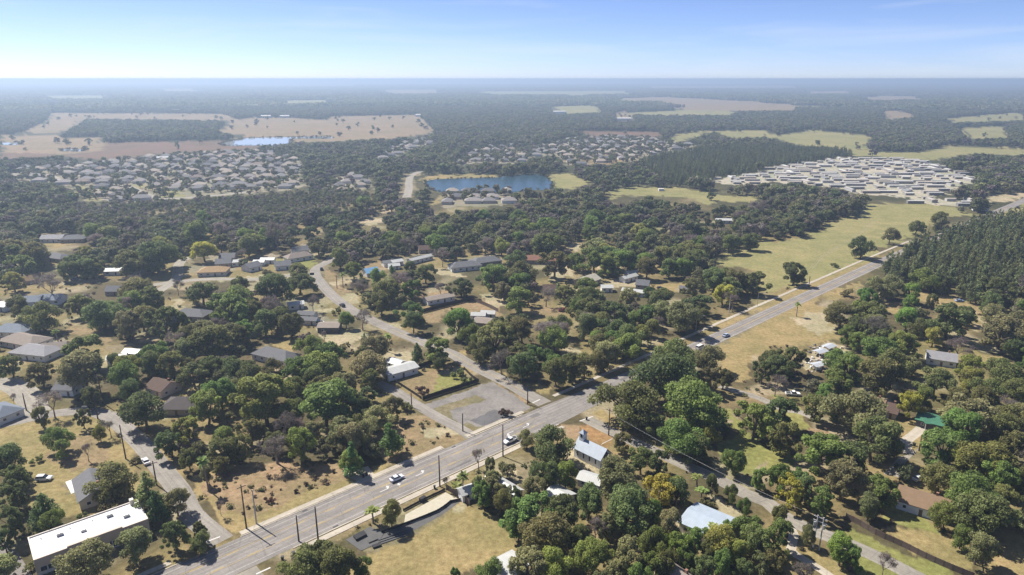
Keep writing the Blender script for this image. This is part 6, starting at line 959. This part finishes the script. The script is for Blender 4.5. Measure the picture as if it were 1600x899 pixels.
# surveyed trees, nudged off carriageways
for (x, y, R, k) in TREES:
    for _ in range(6):
        d = np.hypot(RPTS[:,0]-x, RPTS[:,1]-y) - RW - .6; i = int(np.argmin(d))
        if d[i] > 0: break
        v = np.array((x, y)) - RPTS[i]; v = v/(np.linalg.norm(v)+1e-6); x += v[0]*(-d[i]+.1); y += v[1]*(-d[i]+.1)
    plant(x, y, R, k)

# woods between the clearings: keep crowns off the open ground and its sight lines
POPEN = [(np.array(p), x0, x1, y0, y1) for c, p, x0, x1, y0, y1 in POLYB]
def on_open(x, y):
    ins = np.zeros(x.shape, bool)
    for p, x0, x1, y0, y1 in POPEN:
        q = (~ins) & (x > x0) & (x < x1) & (y > y0) & (y < y1)
        if q.any(): ins[q] |= in_poly(x[q], y[q], p)
    return ins
def in_any(x, y, polys):
    ins = np.zeros(x.shape, bool)
    for p in polys: ins |= in_poly(x, y, p)
    return ins
def hides_open(x, y, R, H):
    """does the tree stand on, or from the south in front of, open ground?"""
    bad = on_open(x, y)
    for hh in (.3, .6, .95):
        k = 120.0/(120.0 - hh*H)
        for s in (-.9, 0, .9): bad |= on_open(x*k + s*R, y*k)
    return bad
def scatter(d0, d1, spacing, half=.79, seed=1):
    r = np.random.default_rng(seed); n = int((d1*2*half/spacing)); m = int((d1*1.0-d0*.7)/spacing)
    gx, gy = np.meshgrid(np.arange(-n//2, n//2+1), np.arange(0, m+1)); x = (gx + .5*(gy % 2))*spacing + r.uniform(-.42,.42,gx.shape)*spacing; y = d0*.8 + gy*spacing*.9 + r.uniform(-.42,.42,gx.shape)*spacing
    x, y = x.ravel(), y.ravel(); q = (np.abs(x) < y*half + 25) & (np.hypot(x, y) > d0) & (y < d1); return x[q], y[q]
pines = [p for _, p in PINE]
PLA = np.array(PLANTED)
x, y = scatter(150, 700, 8.9, seed=5); r5 = np.random.default_rng(6)
R = r5.uniform(4.0, 7.6, len(x)) * r5.choice((.8,1,1.15), len(x)); R = np.where(np.hypot(x, y) < 262, R*.8, R); H = 1.25*R+4
dens = smoothnoise(x, y, .02, 31)
ok = ~hides_open(x, y, R, H) & ~in_any(x, y, pines) & (r5.random(len(x)) < .80 + .22*dens)
ok &= np.array([not blocked(a, b, 2.0) for a, b in zip(x, y)])
kk = 120.0/(120.0 - .8*H); nearq = np.hypot(x, y) < 700
ok &= ~nearq | np.array([not (q and (blocked(a*k, b*k, r*.5) or blocked(a*(1+k)/2, b*(1+k)/2, r*.5))) for a, b, k, r, q in zip(x, y, kk, R, nearq & ok)])
near_pl = np.array([np.min((np.hypot(PLA[:,0]-a, PLA[:,1]-b)) / (PLA[:,2]+c)) for a, b, c in zip(x, y, R)]); ok &= near_pl > np.where(np.hypot(x, y) < 262, .62, .66)
x, y, R = x[ok], y[ok], R[ok]
order = np.argsort(-(R/np.hypot(x, y))); stuff_pts = []
cnt = {'oak_tree': sum(1 for t in TREELIST if t[0].name.startswith('oak_tree')), 'broadleaf_tree': sum(1 for t in TREELIST if t[0].name.startswith('broadleaf')), 'bare_tree': sum(1 for t in TREELIST if t[0].name.startswith('bare'))}
for i in order:
    k = 'owgybo'[int(rng.choice(6, p=(.32,.24,.18,.06,.12,.08)))]; nm = SPEC[k][1]
    if cnt[nm] < (300 if nm == 'oak_tree' else 190 if nm == 'broadleaf_tree' else 80): cnt[nm] += 1; plant(x[i], y[i], R[i], k)
    else: stuff_pts.append((x[i], y[i], R[i]/8.0))
print('fill', len(x), 'as stuff', len(stuff_pts), cnt)

# say which tree is which: kind, then its rank round the building it stands by
PL = [(a, b, c) for a, b, c in PLACES]
MARKS = [(-16,181,'the roadside palm'),(-25,171,'the sand bed'),(-12,238,'the cracked parking lot'),(-34,262,'the fenced green lot'),(142,285,'the scrap heap'),(81,154,'the paired transformer poles'),(108,150,'the paling fence'),(-15,357,'the dark compound fence'),(200,420,'the open field by the highway'),(167,770,'the radio mast'),(-20,820,'the blue lake'),(-100,170,'the left street corner'),
         (40,232,'the highway crossing'),(-40,190,'the silver-blue car'),(-150,226,'the street bend'),(-110,330,'the clutter by the winding road'),(-30,305,'the winding road')]
def short(lbl):
    l = lbl[4:]
    for cut in (' beside',' behind',' among',' under',' in front',' with',' next',' inside',' at ',' in ',' by ',' cut',' half',' below',' near',' peeking',' directly',' glimpsed',' deep',' left',' right',' joined',' hidden',' on ',' along',' before',' far',' of ',' east',','):
        j = l.find(cut)
        if j > 6: l = l[:j]
    return 'the ' + l
seen = {}; marks = list(MARKS)
for a, b, c in PL:
    s = short(c); seen.setdefault(s, []).append((a, b))
marks += [(v[0][0], v[0][1], k) for k, v in seen.items() if len(v) == 1]
MK = np.array([(a, b) for a, b, _ in marks]); by = {}
for t in TREELIST:
    i = int(np.argmin(np.hypot(MK[:,0]-t[1], MK[:,1]-t[2]))); dx, dy = t[1]-MK[i,0], t[2]-MK[i,1]
    side = ('right of' if dx > 0 else 'left of') if abs(dx) > abs(dy) else ('beyond' if dy > 0 else 'in front of')
    by.setdefault((i, side, ADJ[t[4]]), []).append((math.hypot(dx, dy), t))
for (i, side, adj), l in by.items():
    l.sort(key=lambda q: q[0])
    for n, (_, t) in enumerate(l):
        size = 'broad ' if t[3] > 8.5 and t[4] in 'owgGyY' else 'small ' if t[3] < 4 and t[4] in 'owgGyYb' else ''
        t[0]['label'] = '%s%s %s %s' % (size, adj, side, marks[i][2]) + ('' if len(l) == 1 else ', %s closest' % ordinal(n+1))

# dense pine stand by the highway: the trees of its edge one by one
ps = [p for n, p in PINE if n == 'pine stand'][0]; px_, py_ = scatter(330, 720, 5.8, seed=9); q = in_poly(px_, py_, ps) & (np.random.default_rng(4).random(len(px_)) < .86 + .3*smoothnoise(px_, py_, .06, 61)); px_, py_ = px_[q], py_[q]
PINES = [conifer(300+i, 1300, 17, 3.5, .45, LEAF_PINE, .55) for i in range(4)]
o2 = np.argsort(np.hypot(px_, py_)); stand_pts = []
for n, i in enumerate(o2):
    if n < 220:
        tr, cr = PINES[n % 4]; s = rng.uniform(.7, 1.15); r = empty('pine_tree', (px_[i], py_[i], 0), rng.uniform(0, 6.28), (s, s, s*rng.uniform(.75, 1.1)))
        link(bpy.data.objects.new('trunk', tr), r); link(bpy.data.objects.new('crown', cr), r)
        tag(r, 'dark pine on the near edge of the dense stand, %s nearest the camera' % ordinal(n+1) if n < 60 else 'dark pine crowded into the dense stand beside the highway', 'pine tree', 'pines of the dense stand')
    else: stand_pts.append((px_[i], py_[i], rng.uniform(.6, 1.05)))

# ------------------------------------------------------------------ woods nobody could count: points that carry tree shapes
def tree_source(name, meshes):
    c = bpy.data.collections.new(name)
    for i, lst in enumerate(meshes):
        bm = bmesh.new(); mats = []
        V = []; me = lst
        c.objects.link(bpy.data.objects.new('%s_form' % name, me))
    return c
def join_tree(tr, cr, name):
    nv = len(tr.vertices); co = np.empty(nv*3, np.float32); tr.vertices.foreach_get('co', co)
    co2 = np.empty(len(cr.vertices)*3, np.float32); cr.vertices.foreach_get('co', co2)
    fc = [tuple(p.vertices) for p in tr.polygons] + [tuple(v+nv for v in p.vertices) for p in cr.polygons]
    me = bpy.data.meshes.new(name); me.from_pydata(np.concatenate([co.reshape(-1,3), co2.reshape(-1,3)]).tolist(), [], fc)
    me.materials.append(BARK); me.materials.append(cr.materials[0]); me.polygons.foreach_set('material_index', [0]*len(tr.polygons) + [1]*len(cr.polygons))
    a = me.attributes.new('tone', 'FLOAT', 'POINT'); t = np.empty(len(cr.vertices), np.float32); cr.attributes['tone'].data.foreach_get('value', t); a.data.foreach_set('value', np.concatenate([np.full(nv, .5, np.float32), t])); me.update(); return me
def mass(name, pts, coll, label, cat, zs=1.0):
    P = np.array(pts, float); me = bpy.data.meshes.new(name); me.vertices.add(len(P)); me.vertices.foreach_set('co', np.stack([P[:,0], P[:,1], np.zeros(len(P))], 1).astype(np.float32).ravel())
    a = me.attributes.new('size', 'FLOAT', 'POINT'); a.data.foreach_set('value', P[:,2].astype(np.float32))
    o = link(bpy.data.objects.new(name, me)); tag(o, label, cat, kind='stuff')
    ng = bpy.data.node_groups.new(name, 'GeometryNodeTree'); ng.interface.new_socket('Geometry', in_out='INPUT', socket_type='NodeSocketGeometry'); ng.interface.new_socket('Geometry', in_out='OUTPUT', socket_type='NodeSocketGeometry')
    n = ng.nodes; l = ng.links; gi = n.new('NodeGroupInput'); go = n.new('NodeGroupOutput'); ip = n.new('GeometryNodeInstanceOnPoints'); ci = n.new('GeometryNodeCollectionInfo')
    ci.inputs['Collection'].default_value = coll; ci.inputs['Separate Children'].default_value = True; ci.inputs['Reset Children'].default_value = True
    rz = n.new('FunctionNodeRandomValue'); rz.data_type = 'FLOAT_VECTOR'; rz.inputs[0].default_value = (0,0,0); rz.inputs[1].default_value = (0,0,6.283)
    ri = n.new('FunctionNodeRandomValue'); ri.data_type = 'INT'; ri.inputs[4].default_value = 0; ri.inputs[5].default_value = 50
    na = n.new('GeometryNodeInputNamedAttribute'); na.data_type = 'FLOAT'; na.inputs[0].default_value = 'size'
    l.new(gi.outputs[0], ip.inputs['Points']); l.new(ci.outputs[0], ip.inputs['Instance']); ip.inputs['Pick Instance'].default_value = True
    l.new(ri.outputs[2], ip.inputs['Instance Index']); l.new(rz.outputs[0], ip.inputs['Rotation']); l.new(na.outputs[0], ip.inputs['Scale']); l.new(ip.outputs[0], go.inputs[0])
    md = o.modifiers.new('plant', 'NODES'); md.node_group = ng; return o
def far_tint(base, n): return base
LF = [mat_leaf('leaf_far_%d' % i, c, .22, .4) for i, c in enumerate(((.170,.170,.070),(.148,.158,.070),(.192,.188,.078),(.185,.165,.105),(.205,.165,.145),(.160,.185,.068)))]
MID = tree_source('woodland', [join_tree(*oak(400+i, 2000, .66, LF[i % 6], 20, (1,.9,1.1)[i % 3]), 'woodland_form') for i in range(8)])
FARC = tree_source('distant_wood', [join_tree(*oak(420+i, 520, 1.2, LF[(0,1,2,3,4,1,0,5)[i]], 14, (1,.9,1.15)[i % 3]), 'distant_form') for i in range(8)])
PINC = tree_source('pine_wood', [join_tree(*p, 'pine_form') for p in PINES] + [join_tree(*conifer(330+i, 500, 16, 3.2, .7, LEAF_PINE, .6), 'pine_form') for i in range(2)])
YOUNG = tree_source('young_wood', [join_tree(*oak(440+i, 700, .9, (LEAF_YOUNG, LF[2], LEAF_YOUNG, LF[4])[i], 18, 1.3, .8), 'young_form') for i in range(4)])
mass('pine_forest', stand_pts, PINC, 'close-grown dark pines behind the edge of the stand', 'forest')
pts = list(stuff_pts)
for nm, p in PINE:
    if nm == 'pine stand': continue
    young = 'belt' in nm; a, b = scatter(430, 1500, 5.0 if young else 6.2, seed=12); q = in_poly(a, b, p) & ~on_open(a, b); a, b = a[q], b[q]; rq = np.random.default_rng(3); q = rq.random(len(a)) < .8 + .4*smoothnoise(a, b, .03, 51); a, b = a[q], b[q]
    sz = rq.uniform(.25, .42, len(a))*(1+.25*smoothnoise(a, b, .05, 52)) if young else rq.uniform(.45, .82, len(a)); mass('pine_forest', np.stack([a, b, sz], 1), YOUNG if young else PINC, 'even plantation of green pines beside the storage yard' if 'plantation' in nm else 'belt of green young pines below the subdivision', 'forest')
mass('woodland', pts, MID, 'mixed oak woods filling the ground between the houses', 'woods')
r8 = np.random.default_rng(8); a, b = scatter(690, 3200, 11.5, seed=14); R = r8.uniform(4.0, 8.2, len(a)); H = 1.25*R+4
ok = ~hides_open(a, b, R, H*.8) & ~in_any(a, b, pines) & ~far_clear(a, b) & (r8.random(len(a)) < .9 + .25*smoothnoise(a, b, .012, 41))
ok &= np.array([not (np.any(np.hypot(RPTS[:,0]-u, RPTS[:,1]-v) < RW+4)) for u, v in zip(a, b)])
mass('distant_woods', np.stack([a[ok], b[ok], R[ok]/8], 1), FARC, 'hazy woods stretching from the town to the far plain', 'woods'); print('distant', ok.sum())
# small garden trees inside the subdivisions, single trees on pastures
gx, gy = scatter(690, 1800, 10.5, seed=16); q = np.zeros(len(gx), bool)
for p in P1+P2+P3: q |= in_poly(gx, gy, p)
q &= np.array([bool(np.all(np.hypot(HM[:,0]-u, HM[:,1]-v) > HM[:,2]-1.0)) and bool(np.all(np.hypot(RPTS[:,0]-u, RPTS[:,1]-v) > RW+3)) for u, v in zip(gx, gy)]) & (r8.random(len(gx)) < .75)
mass('garden_trees', np.stack([gx[q], gy[q], r8.uniform(.25, .6, q.sum())], 1), FARC, 'small garden trees dotted between the far suburban houses', 'trees')
fx_, fy_ = scatter(690, 2600, 55, seed=18); q = on_open(fx_, fy_)
for c, p in OPEN:
    if c in 'wuydrs': q &= ~in_poly(fx_, fy_, p)
q &= (r8.random(len(fx_)) < .22); mass('pasture_trees', np.stack([fx_[q], fy_[q], r8.uniform(.4, .9, q.sum())], 1), FARC, 'scattered trees standing about on the far pastures and marsh', 'trees')
# farthest woods as clumps
def clump(seed):
    r = np.random.default_rng(seed); C = []; R = []
    for i in range(60):
        C.append((r.uniform(-55,55), r.uniform(-55,55), r.uniform(5,10))); R.append(r.uniform(5,9))
    V, F, t = leaf_cards(np.array(C), np.array(R), 900, 5.2, seed, .8, .6, .7); return np_mesh('wood_clump', V, F, LF[seed % 4], {'tone': ('FLOAT', t)})
CLC = tree_source('wood_clump', [clump(500+i) for i in range(6)])
a, b = scatter(3150, 15000, 78, seed=20); ok = ~on_open(a, b) & ~(far_clear(a, b) & (r8.random(len(a)) > .10)) & ~on_open(a, b*1.01) & (r8.random(len(a)) < .93)
mass('horizon_woods', np.stack([a[ok], b[ok], r8.uniform(.75, 1.25, ok.sum())], 1), CLC, 'blue-grey woods running out to the horizon', 'woods'); print('horizon', ok.sum())
# undergrowth and dead brush below the trees and on the rough lots
UND = tree_source('brush', [join_tree(*shrub(250+i, 260, .42, (LEAF_BROWN, LEAF_FAR, LEAF_BROWN, LEAF_FAR)[i]), 'brush_form') for i in range(4)])
a, b = scatter(140, 420, 3.4, seed=22); dcls = [p for c, p in OPEN if c == 'd' and cen(p)[1] < 300]; lawn = [p for c, p in OPEN if c in 'tgsor' and cen(p)[1] < 420]
rough = in_any(a, b, [p for p in dcls if -105 < cen(p)[0] < -28 and cen(p)[1] < 246]); keep = (rough & (r8.random(len(a)) < .5)) | (~on_open(a, b) & (r8.random(len(a)) < .16))
keep &= np.array([not blocked(u, v, .8) for u, v in zip(a, b)]); mass('undergrowth', np.stack([a[keep], b[keep], r8.uniform(.15, .5, keep.sum())], 1), UND, 'brown and green brush under the trees and on rough lots', 'undergrowth')

# reeds and scrub along the water's edge
sp = []
for c_, p in OPEN:
    if c_ == 'w':
        for q in catmull(p + [p[0]], 3.5): 
            if r8.random() < .72: sp.append((q[0] + r8.normal(0, 1.6), q[1] + r8.normal(0, 2.2), r8.uniform(.3, .9) * (1.0 if q[1] < 1000 else 1.4)))
mass('shore_reeds', sp, UND, 'brown and green reeds along the edges of the lake and ponds', 'reeds')

# ------------------------------------------------------------------ haze
hm = MB().box(-42000, 42000, -2000, 58000, -1.0, 123.0).mesh('haze', [])
hmat = bpy.data.materials.new('haze'); hmat.use_nodes = True; hn = hmat.node_tree
for nd in list(hn.nodes):
    if nd.type == 'BSDF_PRINCIPLED': hn.nodes.remove(nd)
pv = hn.nodes.new('ShaderNodeVolumePrincipled'); pv.inputs['Color'].default_value = (.53, .67, .86, 1); pv.inputs['Density'].default_value = HAZE; pv.inputs['Anisotropy'].default_value = .35
hn.links.new(pv.outputs[0], hn.nodes['Material Output'].inputs['Volume']); hm.materials.append(hmat)
hz = link(bpy.data.objects.new('haze', hm)); tag(hz, 'thin blue haze over the whole plain', 'haze', kind='stuff')
